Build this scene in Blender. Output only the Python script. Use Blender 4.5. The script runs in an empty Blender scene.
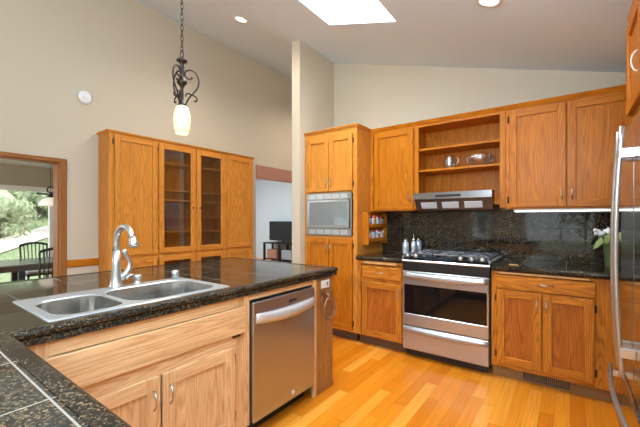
import bpy, bmesh, math, random
from mathutils import Vector, Matrix
random.seed(7)
S = bpy.context.scene
COL = S.collection
PI = math.pi

# ------------------------------------------------------------------ camera
H = 1.29
cam_d = bpy.data.cameras.new('camera')
cam = bpy.data.objects.new('camera', cam_d)
COL.objects.link(cam)
cam.location = (0, 0, H)
cam.rotation_euler = (PI / 2, 0, math.radians(36.4))
cam_d.sensor_width = 36.0
cam_d.lens = 339.0 / 640.0 * 36.0
cam_d.shift_y = 6.5 / 640.0
cam_d.clip_start = 0.02
S.camera = cam

# ------------------------------------------------------------------ view, sky, sun, large lights
S.view_settings.view_transform = 'Standard'
S.view_settings.look = 'None'
S.view_settings.gamma = 1.0
S.view_settings.use_curve_mapping = False
S.view_settings.exposure = 0.42

world = bpy.data.worlds.new('sky')
S.world = world
world.use_nodes = True
wn = world.node_tree.nodes
bg = wn['Background']
bg.inputs[0].default_value = (0.86, 0.94, 1.0, 1)
bg.inputs[1].default_value = 2.1

def light(name, kind, loc, energy, color, direction=None, **kw):
    d = bpy.data.lights.new(name, kind)
    d.energy = energy
    d.color = color
    for k, v in kw.items():
        setattr(d, k, v)
    o = bpy.data.objects.new(name, d)
    COL.objects.link(o)
    o.location = loc
    if direction is not None:
        o.rotation_euler = Vector(direction).to_track_quat('-Z', 'Y').to_euler()
    return o

light('sun', 'SUN', (6, 6, 9), 4.2, (1.0, 0.95, 0.86), (-0.6, -0.5, -0.8), angle=0.03)
# added area lamp above the windows behind the camera, standing in for daylight
light('daylight_fill', 'AREA', (-0.1, -2.55, 2.35), 50, (0.84, 0.93, 1.0), (-0.12, 1, -0.2),
      shape='RECTANGLE', size=2.2, size_y=0.55)
light('bounce_fill', 'AREA', (-0.1, -0.8, 1.95), 140, (0.66, 0.85, 1.0), (0.12, 0.28, 1),
      shape='RECTANGLE', size=2.2, size_y=1.4)  # added fill lamp aimed up, imitating light bounced off the ceiling
light('skylight_area', 'AREA', (-1.51, 2.05, 3.72), 52, (0.86, 0.95, 1.0), (0, 0, -1), shape='RECTANGLE', size=0.66, size_y=1.18)
light('living_fill', 'AREA', (-7.0, 5.6, 2.5), 100, (0.76, 0.90, 1.0), (0, 0.3, -1), shape='RECTANGLE', size=3.0, size_y=2.0)  # added area lamp to brighten the living room, no fixture modelled
light('dining_fill', 'AREA', (-6.4, -2.35, 2.12), 65, (0.92, 0.97, 1.0), (0, 1, 0.05), shape='RECTANGLE', size=2.4, size_y=0.3)  # added area lamp to brighten the dining room, kept out of view

# ------------------------------------------------------------------ node helpers
def new_mat(name):
    m = bpy.data.materials.new(name)
    m.use_nodes = True
    nt = m.node_tree
    return m, nt, nt.nodes['Principled BSDF']

def simple(name, col, rough=0.5, metal=0.0, **kw):
    m, nt, b = new_mat(name)
    b.inputs['Base Color'].default_value = (*col, 1)
    b.inputs['Roughness'].default_value = rough
    b.inputs['Metallic'].default_value = metal
    for k, v in kw.items():
        b.inputs[k.replace('_', ' ')].default_value = v
    return m

def N(nt, kind, **kw):
    n = nt.nodes.new(kind)
    for k, v in kw.items():
        setattr(n, k, v)
    return n

def math_(nt, op, a, b=None):
    n = nt.nodes.new('ShaderNodeMath')
    n.operation = op
    for i, v in enumerate((a, b)):
        if v is None:
            continue
        if isinstance(v, (int, float)):
            n.inputs[i].default_value = v
        else:
            nt.links.new(v, n.inputs[i])
    return n.outputs[0]

def mixc(nt, fac, a, b, mode='MIX'):
    n = nt.nodes.new('ShaderNodeMix')
    n.data_type = 'RGBA'
    n.blend_type = mode
    for i, v in ((0, fac), (6, a), (7, b)):
        if isinstance(v, (int, float)):
            n.inputs[i].default_value = v
        elif isinstance(v, tuple):
            n.inputs[i].default_value = (*v, 1) if len(v) == 3 else v
        else:
            nt.links.new(v, n.inputs[i])
    return n.outputs[2]

def ramp(nt, fac, stops):
    n = nt.nodes.new('ShaderNodeValToRGB')
    e = n.color_ramp.elements
    while len(e) < len(stops):
        e.new(0.5)
    for i, (p, c) in enumerate(stops):
        e[i].position = p
        e[i].color = (*c, 1)
    nt.links.new(fac, n.inputs[0])
    return n.outputs[0]

def coords(nt, scale=(1, 1, 1), rand=False):
    tc = N(nt, 'ShaderNodeTexCoord')
    out = tc.outputs['Object']
    if rand:
        oi = N(nt, 'ShaderNodeObjectInfo')
        mu = N(nt, 'ShaderNodeVectorMath', operation='SCALE')
        mu.inputs[0].default_value = (3.7, 5.3, 4.1)
        nt.links.new(oi.outputs['Random'], mu.inputs['Scale'])
        ad = N(nt, 'ShaderNodeVectorMath', operation='ADD')
        nt.links.new(out, ad.inputs[0])
        nt.links.new(mu.outputs[0], ad.inputs[1])
        out = ad.outputs[0]
    mp = N(nt, 'ShaderNodeMapping')
    mp.inputs['Scale'].default_value = scale
    nt.links.new(out, mp.inputs['Vector'])
    return mp.outputs[0]

def noise(nt, vec, scale=1.0, detail=3.0, rough=0.5, dist=0.0):
    n = N(nt, 'ShaderNodeTexNoise')
    n.inputs['Scale'].default_value = scale
    n.inputs['Detail'].default_value = detail
    n.inputs['Roughness'].default_value = rough
    n.inputs['Distortion'].default_value = dist
    nt.links.new(vec, n.inputs['Vector'])
    return n.outputs[0]

def oak(name, axis, light_c=(0.68, 0.335, 0.098), dark_c=(0.38, 0.135, 0.024), rough=0.38):
    m, nt, b = new_mat(name)
    k = {'X': 0, 'Y': 1, 'Z': 2}[axis]
    s1 = [26.0] * 3; s1[k] = 1.6
    s2 = [110.0] * 3; s2[k] = 5.0
    broad = noise(nt, coords(nt, tuple(s1), True), 1.0, 3, 0.55, 0.6)
    fine = noise(nt, coords(nt, tuple(s2), True), 1.0, 2, 0.6)
    # flat-sawn cathedral figure: contour lines of a slow noise
    s3 = [8.0] * 3; s3[k] = 0.55
    slow = noise(nt, coords(nt, tuple(s3), True), 1.0, 1, 0.4, 0.1)
    rings = math_(nt, 'FRACT', math_(nt, 'MULTIPLY', slow, 24.0))
    s4 = [190.0] * 3; s4[k] = 7.0
    pores = noise(nt, coords(nt, tuple(s4), True), 1.0, 2, 0.7)
    base = ramp(nt, math_(nt, 'ADD', math_(nt, 'MULTIPLY', broad, 0.65), math_(nt, 'MULTIPLY', fine, 0.35)),
                [(0.30, tuple(a * 0.55 + c * 0.45 for a, c in zip(light_c, dark_c))), (0.55, light_c)])
    edge = ramp(nt, rings, [(0.0, (0.5, 0.5, 0.5)), (0.4, (0.10, 0.10, 0.10)), (0.75, (0, 0, 0)), (1.0, (0.5, 0.5, 0.5))])
    pm = ramp(nt, pores, [(0.36, (0.8, 0.8, 0.8)), (0.52, (0.1, 0.1, 0.1))])
    dk = mixc(nt, 0.45, edge, pm, 'ADD')
    c = mixc(nt, dk, base, dark_c)
    nt.links.new(c, b.inputs['Base Color'])
    b.inputs['Roughness'].default_value = rough
    b.inputs['Specular IOR Level'].default_value = 0.2
    return m

def line_mask(nt, comp, origin, period, width):
    t = math_(nt, 'DIVIDE', math_(nt, 'SUBTRACT', comp, origin), period)
    t = math_(nt, 'ABSOLUTE', math_(nt, 'SUBTRACT', math_(nt, 'FRACT', t), 0.5))
    return math_(nt, 'GREATER_THAN', t, 0.5 - width / period / 2)

def granite(name, lines=(), grout=(0.17, 0.155, 0.14), rough=0.07, flecks=1.0, spec=0.5, dark=1.0):
    m, nt, b = new_mat(name)
    b.inputs['Specular IOR Level'].default_value = spec
    v = coords(nt)
    vor = N(nt, 'ShaderNodeTexVoronoi')
    vor.inputs['Scale'].default_value = 230
    nt.links.new(v, vor.inputs['Vector'])
    sep = N(nt, 'ShaderNodeSeparateColor')
    nt.links.new(vor.outputs['Color'], sep.inputs[0])
    base = ramp(nt, sep.outputs[0], [(0.0, (0.005 * dark, 0.005 * dark, 0.005 * dark)), (0.62, (0.012 * dark, 0.010 * dark, 0.007 * dark)),
                                     (0.78, (0.055 * flecks, 0.036 * flecks, 0.018 * flecks)),
                                     (0.90, (0.14 * flecks, 0.095 * flecks, 0.045 * flecks)), (1.0, (0.06, 0.06, 0.06))])
    cloud = noise(nt, v, 9, 3)
    base = mixc(nt, ramp(nt, cloud, [(0.38, (0, 0, 0)), (0.62, (0.55, 0.55, 0.55))]), base, (0.006 * dark, 0.006 * dark, 0.006 * dark))
    if lines:
        tc = N(nt, 'ShaderNodeTexCoord')
        sx = N(nt, 'ShaderNodeSeparateXYZ')
        nt.links.new(tc.outputs['Object'], sx.inputs[0])
        tot = None
        for ax, o, p in lines:
            mk = line_mask(nt, sx.outputs['XYZ'.index(ax)], o, p, 0.0045)
            tot = mk if tot is None else math_(nt, 'MAXIMUM', tot, mk)
        base = mixc(nt, tot, base, grout)
        nt.links.new(math_(nt, 'ADD', math_(nt, 'MULTIPLY', tot, 0.5), rough), b.inputs['Roughness'])
    else:
        b.inputs['Roughness'].default_value = rough
    nt.links.new(base, b.inputs['Base Color'])
    return m

def glass_mat(name, tint=(0.95, 0.97, 0.96), refl=0.10, rough=0.02):
    m = bpy.data.materials.new(name)
    m.use_nodes = True
    nt = m.node_tree
    nt.nodes.clear()
    out = N(nt, 'ShaderNodeOutputMaterial')
    t = N(nt, 'ShaderNodeBsdfTransparent')
    t.inputs[0].default_value = (*tint, 1)
    g = N(nt, 'ShaderNodeBsdfGlossy')
    g.inputs['Roughness'].default_value = rough
    mx = N(nt, 'ShaderNodeMixShader')
    mx.inputs[0].default_value = refl
    nt.links.new(t.outputs[0], mx.inputs[1])
    nt.links.new(g.outputs[0], mx.inputs[2])
    nt.links.new(mx.outputs[0], out.inputs[0])
    return m

def emit(name, col, strength):
    m, nt, b = new_mat(name)
    b.inputs['Base Color'].default_value = (*col, 1)
    b.inputs['Emission Color'].default_value = (*col, 1)
    b.inputs['Emission Strength'].default_value = strength
    return m

def brushed(name, col, rough, axis):
    m, nt, b = new_mat(name)
    s = [3.0] * 3
    s['XYZ'.index(axis)] = 260.0
    n = noise(nt, coords(nt, tuple(s)), 1.0, 2)
    nt.links.new(math_(nt, 'ADD', math_(nt, 'MULTIPLY', n, 0.12), rough - 0.06), b.inputs['Roughness'])
    b.inputs['Base Color'].default_value = (*col, 1)
    b.inputs['Metallic'].default_value = 1.0
    return m

def floor_mat():
    m, nt, b = new_mat('oak_plank_floor')
    tc = N(nt, 'ShaderNodeTexCoord')
    sx = N(nt, 'ShaderNodeSeparateXYZ')
    nt.links.new(tc.outputs['Object'], sx.inputs[0])
    W = 0.083
    px = math_(nt, 'DIVIDE', sx.outputs[0], W)
    i = math_(nt, 'FLOOR', px)
    w1 = N(nt, 'ShaderNodeTexWhiteNoise', noise_dimensions='1D')
    nt.links.new(i, w1.inputs['W'])
    py = math_(nt, 'ADD', math_(nt, 'DIVIDE', sx.outputs[1], 1.1), math_(nt, 'MULTIPLY', w1.outputs['Value'], 7.0))
    j = math_(nt, 'FLOOR', py)
    cb = N(nt, 'ShaderNodeCombineXYZ')
    nt.links.new(i, cb.inputs[0])
    nt.links.new(j, cb.inputs[1])
    w2 = N(nt, 'ShaderNodeTexWhiteNoise', noise_dimensions='2D')
    nt.links.new(cb.outputs[0], w2.inputs['Vector'])
    c = ramp(nt, w2.outputs['Value'], [(0.0, (0.64, 0.175, 0.005)), (0.35, (0.74, 0.228, 0.009)),
                                       (0.7, (0.80, 0.275, 0.016)), (1.0, (0.86, 0.36, 0.045))])
    off = N(nt, 'ShaderNodeVectorMath', operation='ADD')
    sc = N(nt, 'ShaderNodeVectorMath', operation='MULTIPLY')
    sc.inputs[1].default_value = (60, 2.2, 1)
    nt.links.new(tc.outputs['Object'], sc.inputs[0])
    nt.links.new(sc.outputs[0], off.inputs[0])
    nt.links.new(w2.outputs['Color'], off.inputs[1])
    g = noise(nt, off.outputs[0], 1.0, 4, 0.6, 0.5)
    c = mixc(nt, ramp(nt, g, [(0.35, (0.30, 0.30, 0.30)), (0.6, (0, 0, 0))]), c, (0.40, 0.14, 0.025))
    gap = math_(nt, 'MAXIMUM', line_mask(nt, sx.outputs[0], 0.0, W, 0.0016), math_(nt, 'GREATER_THAN', math_(nt, 'ABSOLUTE', math_(nt, 'SUBTRACT', math_(nt, 'FRACT', py), 0.5)), 0.4988))
    c = mixc(nt, math_(nt, 'MULTIPLY', gap, 0.55), c, (0.2, 0.07, 0.015))
    nt.links.new(c, b.inputs['Base Color'])
    b.inputs['Roughness'].default_value = 0.26
    b.inputs['Specular IOR Level'].default_value = 0.35
    return m

def paint(name, col, rough=0.75):
    m, nt, b = new_mat(name)
    b.inputs['Base Color'].default_value = (*col, 1)
    b.inputs['Roughness'].default_value = rough
    bp = N(nt, 'ShaderNodeBump')
    bp.inputs['Strength'].default_value = 0.05
    bp.inputs['Distance'].default_value = 0.004
    nt.links.new(noise(nt, coords(nt), 90, 3), bp.inputs['Height'])
    nt.links.new(bp.outputs[0], b.inputs['Normal'])
    return m

def leaf_mat(name, c1, c2):
    m, nt, b = new_mat(name)
    c = ramp(nt, noise(nt, coords(nt), 7, 4), [(0.35, c1), (0.65, c2)])
    nt.links.new(c, b.inputs['Base Color'])
    b.inputs['Roughness'].default_value = 0.6
    return m

def oak_set(tag_, light_c, dark_c):
    return [oak('oak_%s_vertical' % tag_, 'Z', light_c, dark_c), oak('oak_%s_along_x' % tag_, 'X', light_c, dark_c), oak('oak_%s_along_y' % tag_, 'Y', light_c, dark_c)]
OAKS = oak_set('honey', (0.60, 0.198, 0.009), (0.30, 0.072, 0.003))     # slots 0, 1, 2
PALE_OAKS = oak_set('daylit', (0.81, 0.515, 0.265), (0.48, 0.225, 0.080))  # same cabinet oak, window light on the peninsula put into the colour
HUTCH_OAKS = oak_set('honey_lit', (0.74, 0.298, 0.050), (0.42, 0.135, 0.014))  # same cabinet oak, lightened in colour to replace light missing on the hutch
DEEP_OAKS = oak_set('amber', (0.66, 0.235, 0.026), (0.22, 0.055, 0.005))
for set_ in (OAKS, PALE_OAKS, HUTCH_OAKS):
    set_.append(set_[0])                                                # slot 3: the door panel veneer
DEEP_OAKS.append(oak('oak_russet_veneer', 'Z', (0.52, 0.155, 0.022), (0.20, 0.042, 0.004)))
OZ, OX, OY = OAKS[:3]
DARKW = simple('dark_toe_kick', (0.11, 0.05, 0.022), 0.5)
REDW = oak('reddish_board', 'Y', (0.50, 0.26, 0.19), (0.36, 0.16, 0.11), 0.5)
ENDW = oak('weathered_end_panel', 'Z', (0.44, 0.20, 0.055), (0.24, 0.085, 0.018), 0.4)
CASE_Y = oak('casing_along_y', 'Y', (0.36, 0.14, 0.036), (0.22, 0.075, 0.016), 0.4)
CASE_Z = oak('casing_vertical', 'Z', (0.36, 0.14, 0.036), (0.22, 0.075, 0.016), 0.4)
WALL = paint('warm_beige_paint', (0.60, 0.51, 0.38))
CEIL = paint('ceiling_paint', (0.74, 0.875, 1.0), 0.85)
PALE = paint('pale_blue_white_paint', (0.72, 0.79, 0.82))
OLIVE = paint('olive_beige_paint', (0.40, 0.36, 0.27))
WHITE = simple('white_paint', (0.80, 0.80, 0.78), 0.5)
PLASTIC = simple('white_plastic', (0.82, 0.82, 0.80), 0.35)
FLOOR = floor_mat()
PEN_TOP = granite('peninsula_granite_tile', [('X', -0.878, 0.3048), ('Y', 0.44, 0.2977)], flecks=1.9)
EDGE_G = granite('granite_edge', (), rough=0.2, flecks=1.6, dark=1.6, spec=0.25)
NEAR_TOP = granite('near_granite_tile', [('X', -0.878, 0.3048), ('Y', 0.236, 0.2977)], grout=(0.30, 0.26, 0.21), flecks=1.9, dark=3.6, spec=0.3)
RUN_TOP = granite('worktop_granite_tile', [('X', -0.325, 0.302)])
SPLASH = granite('splashback_granite_tile', [('X', -0.36, 0.302), ('Z', 1.215, 0.302)], grout=(0.018, 0.017, 0.016), rough=0.045, spec=0.6, flecks=1.8)
STEEL_Z = simple('brushed_steel', (0.42, 0.42, 0.43), 0.26, 0.9)
STEEL_X = simple('brushed_steel_wide', (0.52, 0.53, 0.56), 0.28, 0.8)
STEEL_F = simple('fridge_steel', (0.60, 0.59, 0.575), 0.12, 1.0)
SINKM = simple('sink_steel', (0.56, 0.56, 0.55), 0.20, 1.0)
NICKEL = simple('brushed_nickel', (0.58, 0.58, 0.57), 0.34, 0.95)
BAR = simple('satin_bar', (0.52, 0.51, 0.50), 0.32, 0.9)
CHROME = simple('chrome', (0.78, 0.78, 0.78), 0.08, 1.0)
BRONZE = simple('dark_bronze_hinge', (0.07, 0.045, 0.025), 0.4, 0.6)
IRON = simple('black_iron', (0.018, 0.016, 0.015), 0.45, 0.3)
IRON_L = simple('rubbed_bronze_iron', (0.032, 0.020, 0.014), 0.4, 0.5)
BLACKG = simple('black_glass', (0.006, 0.006, 0.007), 0.04)
BLACK = simple('black_plastic', (0.012, 0.012, 0.013), 0.35)
GREYP = simple('grey_plastic', (0.28, 0.28, 0.28), 0.4)
GLASS = glass_mat('clear_pane')
HUTCH_GLASS = glass_mat('shade_tinted_pane', (0.80, 0.78, 0.74), 0.08)  # tint carries the shade inside the glazed hutch
CRYSTAL = glass_mat('cut_crystal', (0.97, 0.98, 0.98), 0.34, 0.22)
SHADE = emit('lit_alabaster_shade', (0.88, 0.68, 0.42), 0.34)
LAMP = emit('lit_lamp', (1.0, 0.95, 0.86), 6.0)
TUBE = emit('lit_tube', (1.0, 0.98, 0.94), 2.6)
DCHAIR = simple('charcoal_paint', (0.035, 0.042, 0.045), 0.4)
CUSHION = simple('white_cushion', (0.72, 0.74, 0.76), 0.9)
TABLEM = simple('dark_table', (0.15, 0.13, 0.11), 0.22)

# ------------------------------------------------------------------ mesh builder
class B:
    def __init__(self):
        self.bm = bmesh.new()
    def _tag(self, before, mi, smooth=False):
        for f in self.bm.faces:
            if f.index == -1 or f not in before:
                f.material_index = mi
                f.smooth = smooth
    def _new(self, fn, mi, smooth=False):
        n0 = len(self.bm.faces)
        fn()
        self.bm.faces.ensure_lookup_table()
        for f in self.bm.faces[n0:]:
            f.material_index = mi
            f.smooth = smooth
    def box(self, x0, x1, y0, y1, z0, z1, mi=0, bev=0.0):
        x0, x1 = sorted((x0, x1)); y0, y1 = sorted((y0, y1)); z0, z1 = sorted((z0, z1))
        t = bmesh.new()
        bmesh.ops.create_cube(t, size=1.0)
        for v in t.verts:
            v.co = ((v.co.x + .5) * (x1 - x0) + x0, (v.co.y + .5) * (y1 - y0) + y0, (v.co.z + .5) * (z1 - z0) + z0)
        if bev > 0:
            bev = min(bev, (x1 - x0) * .45, (y1 - y0) * .45, (z1 - z0) * .45)
            bmesh.ops.bevel(t, geom=list(t.edges), offset=bev, segments=2 if bev > 0.006 else 1, affect='EDGES', profile=0.5)
        self._merge(t, mi, bev > 0.012)
        return self
    def _merge(self, t, mi, smooth):
        vm = {}
        for v in t.verts:
            vm[v] = self.bm.verts.new(v.co)
        for f in t.faces:
            try:
                g = self.bm.faces.new([vm[v] for v in f.verts])
                g.material_index = mi
                g.smooth = smooth
            except ValueError:
                pass
        t.free()
    def poly(self, pts, mi=0, smooth=False):
        f = self.bm.faces.new([self.bm.verts.new(p) for p in pts])
        f.material_index = mi
        f.smooth = smooth
        return self
    def prism(self, pts2, axis, lo, hi, mi=0, smooth=False):
        # pts2 outline in the two other axes, extruded along axis
        def mk(p, t):
            return {'X': (t, p[0], p[1]), 'Y': (p[0], t, p[1]), 'Z': (p[0], p[1], t)}[axis]
        a = [self.bm.verts.new(mk(p, lo)) for p in pts2]
        b = [self.bm.verts.new(mk(p, hi)) for p in pts2]
        n = len(pts2)
        for k in range(n):
            f = self.bm.faces.new((a[k], a[(k + 1) % n], b[(k + 1) % n], b[k]))
            f.material_index = mi; f.smooth = smooth
        for q in (a[::-1], b):
            f = self.bm.faces.new(q); f.material_index = mi
        return self
    def tube(self, pts, r, seg=10, mi=0, caps=True):
        pts = [Vector(p) for p in pts]
        rs = r if isinstance(r, (list, tuple)) else [r] * len(pts)
        rings = []
        up = None
        for k, p in enumerate(pts):
            d = (pts[min(k + 1, len(pts) - 1)] - pts[max(k - 1, 0)])
            if d.length < 1e-9:
                d = Vector((0, 0, 1))
            d.normalize()
            if up is None:
                up = Vector((0, 0, 1)) if abs(d.z) < 0.9 else Vector((1, 0, 0))
            s = d.cross(up)
            if s.length < 1e-6:
                s = d.cross(Vector((0, 1, 0)))
            s.normalize()
            up = s.cross(d).normalized()
            rings.append([self.bm.verts.new(p + (s * math.cos(2 * PI * i / seg) + up * math.sin(2 * PI * i / seg)) * rs[k]) for i in range(seg)])
        for a, b in zip(rings, rings[1:]):
            for i in range(seg):
                f = self.bm.faces.new((a[i], a[(i + 1) % seg], b[(i + 1) % seg], b[i]))
                f.material_index = mi; f.smooth = True
        if caps:
            for q in (rings[0][::-1], rings[-1]):
                f = self.bm.faces.new(q); f.material_index = mi
        return self
    def lathe(self, prof, c, seg=20, mi=0, axis='Z', caps=True):
        rings = []
        for r, t in prof:
            ring = []
            for i in range(seg):
                a = 2 * PI * i / seg
                u, v = r * math.cos(a), r * math.sin(a)
                o = {'Z': (u, v, t), 'X': (t, u, v), 'Y': (v, t, u)}[axis]
                ring.append(self.bm.verts.new((c[0] + o[0], c[1] + o[1], c[2] + o[2])))
            rings.append(ring)
        for a, b in zip(rings, rings[1:]):
            for i in range(seg):
                f = self.bm.faces.new((a[i], a[(i + 1) % seg], b[(i + 1) % seg], b[i]))
                f.material_index = mi; f.smooth = True
        if caps:
            for q, r in ((rings[0][::-1], prof[0][0]), (rings[-1], prof[-1][0])):
                if r > 1e-5:
                    f = self.bm.faces.new(q); f.material_index = mi
        return self
    def torus(self, c, R, r, axis='Z', seg=24, mi=0, stretch=(1, 1)):
        pts = []
        for i in range(seg + 1):
            a = 2 * PI * i / seg
            u, v = R * stretch[0] * math.cos(a), R * stretch[1] * math.sin(a)
            o = {'Z': (u, v, 0), 'X': (0, u, v), 'Y': (u, 0, v)}[axis]
            pts.append((c[0] + o[0], c[1] + o[1], c[2] + o[2]))
        return self.tube(pts, r, 8, mi, caps=False)
    def blob(self, c, r, sub=2, jitter=0.2, mi=0, squash=1.0):
        t = bmesh.new()
        bmesh.ops.create_icosphere(t, subdivisions=sub, radius=1.0)
        for v in t.verts:
            k = r * (1 + random.uniform(-jitter, jitter))
            v.co = (c[0] + v.co.x * k, c[1] + v.co.y * k, c[2] + v.co.z * k * squash)
        self._merge(t, mi, True)
        return self
    def build(self, name, mats, parent=None):
        bmesh.ops.remove_doubles(self.bm, verts=self.bm.verts, dist=1e-6)
        bmesh.ops.recalc_face_normals(self.bm, faces=self.bm.faces)
        off = wl(parent)
        for v in self.bm.verts:
            v.co -= off
        me = bpy.data.meshes.new(name)
        self.bm.to_mesh(me)
        self.bm.free()
        for m in (mats if isinstance(mats, (list, tuple)) else [mats]):
            me.materials.append(m)
        o = bpy.data.objects.new(name, me)
        COL.objects.link(o)
        if parent:
            o.parent = parent
        return o

def wl(o):
    v = Vector((0, 0, 0))
    while o:
        v = v + Vector(o.location)
        o = o.parent
    return v

def tag(o, label, cat, group=None, kind=None):
    o['label'] = label
    o['category'] = cat
    if group:
        o['group'] = group
    if kind:
        o['kind'] = kind
    return o

def thing(name, loc, label, cat, group=None):
    o = bpy.data.objects.new(name, None)
    o.empty_display_size = 0.05
    COL.objects.link(o)
    o.location = loc
    return tag(o, label, cat, group)

def struct(name, b, mats):
    o = b.build(name, mats)
    o['kind'] = 'structure'
    return o

def dup(root, loc, rz=0.0, label=None):
    r = root.copy(); COL.objects.link(r)
    r.location = loc
    r.rotation_euler = (0, 0, rz)
    if label:
        r['label'] = label
    for ch in list(root.children):
        c = ch.copy(); COL.objects.link(c); c.parent = r
        for g in list(ch.children):
            d = g.copy(); COL.objects.link(d); d.parent = c
    return r

WOOD = [OAKS]          # the oak a cabinet is built from
class Face:
    """A cabinet front: a = along the front, o = outward from it, z = up."""
    def __init__(self, normal, f):
        self.n, self.f = normal, f
        self.h = 1 if normal == '-Y' else 2         # slot of the horizontal grain
    def p(self, a, o, z):
        return {'-Y': (a, self.f - o, z), '+X': (self.f + o, a, z), '-X': (self.f - o, a, z)}[self.n]
    def box(self, b, a0, a1, o0, o1, z0, z1, mi=0, bev=0.0):
        p, q = self.p(a0, o0, z0), self.p(a1, o1, z1)
        return b.box(p[0], q[0], p[1], q[1], p[2], q[2], mi, bev)

def pull(face, parent, a, z, length=0.085, horizontal=False, out=0.02, r=0.0042, mat=None):
    b = B()
    pts = []
    for k in range(9):
        t = k / 8.0
        s = (t - .5) * length
        o = out + 0.026 * math.sin(PI * t) ** 0.6
        pts.append(face.p(a + s, o, z) if horizontal else face.p(a, o, z + s))
    b.tube(pts, r, 8)
    b.build('handle', mat or NICKEL, parent)

def hinge(face, parent, a, z, base):
    b = B()
    face.box(b, a - 0.007, a + 0.007, base + 0.0005, base + 0.006, z - 0.028, z + 0.028, 0, 0.002)
    p, q = face.p(a, base + 0.007, z - 0.026), face.p(a, base + 0.007, z + 0.026)
    b.tube([p, q], 0.0045, 8)
    b.build('hinge', BRONZE, parent)

def cab_door(face, parent, a0, a1, z0, z1, stile=0.058, glass=False, pull_at=None, hinge_at=None, out=0.0, th=0.021, hz=None):
    """Frame-and-panel door; grain runs up the stiles and panel, across the rails."""
    b = B()
    o0, o1 = out + 0.001, out + th
    face.box(b, a0, a0 + stile, o0, o1, z0, z1, 0, 0.003)
    face.box(b, a1 - stile, a1, o0, o1, z0, z1, 0, 0.003)
    face.box(b, a0 + stile, a1 - stile, o0, o1 - 0.0008, z1 - stile, z1, face.h, 0.002)
    face.box(b, a0 + stile, a1 - stile, o0, o1 - 0.0008, z0, z0 + stile, face.h, 0.002)
    if not glass:
        face.box(b, a0 + stile - .002, a1 - stile + .002, o0, o1 - 0.014, z0 + stile - .002, z1 - stile + .002, 3)
    d = b.build('door', WOOD[0], parent)
    if glass:
        g = B()
        face.box(g, a0 + stile, a1 - stile, o0 + 0.006, o0 + 0.010, z0 + stile, z1 - stile)
        g.build('pane', HUTCH_GLASS, d)
    if pull_at:
        pull(face, d, pull_at[0], pull_at[1], out=out + th)
    if hinge_at is not None:
        for z in (hz or (z0 + 0.07, z1 - 0.07)):
            hinge(face, d, hinge_at, z, out)
    return d

def crown(face, parent, a0, a1, z0, z1, out0=0.0, out1=0.022):
    b = B()
    prof = [(-0.004, z0), (out0 + 0.004, z0), (out1, z1 - 0.007), (out1, z1), (-0.004, z1)]
    pa = [face.p(a0, o, z) for o, z in prof]
    pb = [face.p(a1, o, z) for o, z in prof]
    va = [b.bm.verts.new(p) for p in pa]; vb = [b.bm.verts.new(p) for p in pb]
    n = len(prof)
    for k in range(n):
        b.bm.faces.new((va[k], va[(k + 1) % n], vb[(k + 1) % n], vb[k]))
    b.bm.faces.new(va[::-1]); b.bm.faces.new(vb)
    for f in b.bm.faces:
        f.material_index = face.h
    return b.build('crown_molding', WOOD[0], parent)

# ------------------------------------------------------------------ room shell
CA, CB = 2.60, 0.30
def cz(x):
    return CA - CB * x

struct('floor', B().box(-4.02, 1.22, -2.92, 8.12, -0.12, 0), FLOOR)
struct('floor_living', B().box(-9.0, -4.02, 2.6, 8.12, -0.12, 0), FLOOR)
struct('floor_dining', B().box(-8.92, -4.02, -2.62, 2.6, -0.27, -0.15), FLOOR)

# sloped ceiling with a skylight well
SKX0, SKX1, SKY0, SKY1 = -1.85, -1.17, 1.45, 2.66
def slope_box(b, x0, x1, y0, y1, t=0.16):
    v = []
    for z in (0, t):
        for x, y in ((x0, y0), (x1, y0), (x1, y1), (x0, y1)):
            v.append(b.bm.verts.new((x, y, cz(x) + z)))
    for f in ((3, 2, 1, 0), (4, 5, 6, 7), (0, 1, 5, 4), (1, 2, 6, 5), (2, 3, 7, 6), (3, 0, 4, 7)):
        b.bm.faces.new([v[i] for i in f])
b = B()
slope_box(b, -4.12, SKX0, -2.92, 8.12)
slope_box(b, SKX1, 1.22, -2.92, 8.12)
slope_box(b, SKX0, SKX1, -2.92, SKY0)
slope_box(b, SKX0, SKX1, SKY1, 8.12)
struct('ceiling', b, CEIL)
b = B()
zt = 3.75
for (x0, x1, y0, y1) in ((SKX0 - .04, SKX0 - .001, SKY0 - .04, SKY1 + .04), (SKX1 + .001, SKX1 + .04, SKY0 - .04, SKY1 + .04),
                         (SKX0, SKX1, SKY0 - .04, SKY0 - .001), (SKX0, SKX1, SKY1 + .001, SKY1 + .04)):
    b.prism([(x0, cz(x0) + .005), (x1, cz(x1) + .005), (x1, zt), (x0, zt)], 'Y', y0, y1)
struct('trim_7', b, simple('skylight_well', (0.88, 0.88, 0.87), 0.8))
w = struct('window_4', B().box(SKX0 - .04, SKX1 + .04, SKY0 - .04, SKY1 + .04, zt, zt + 0.012), GLASS)

b = B()
XL0, XL1 = -4.12, -4.0
DY0, DY1, DZ = -0.75, 1.150, 1.846
HY0, HY1, HZ = 3.715, 5.40, 1.965
b.box(XL0, XL1, -2.92, DY0, -0.15, 3.83)
b.box(XL0, XL1, DY0, DY1, DZ, 3.83)
b.box(XL0, XL1, DY1, HY0, -0.15, 3.83)
b.box(XL0, XL1, HY0, HY1, HZ, 3.83)
b.box(XL0, XL1, HY1, 8.12, -0.12, 3.83)
struct('wall_left', b, WALL)
struct('wall_back', B().box(-2.50, 1.22, 3.70, 3.82, 0, 3.5), WALL)
struct('wall_partition', B().box(-2.62, -2.50, 3.0, 8.0, 0, 3.45), WALL)
struct('wall_right', B().box(1.10, 1.22, -2.92, 3.70, 0, 2.35), WALL)
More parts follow.
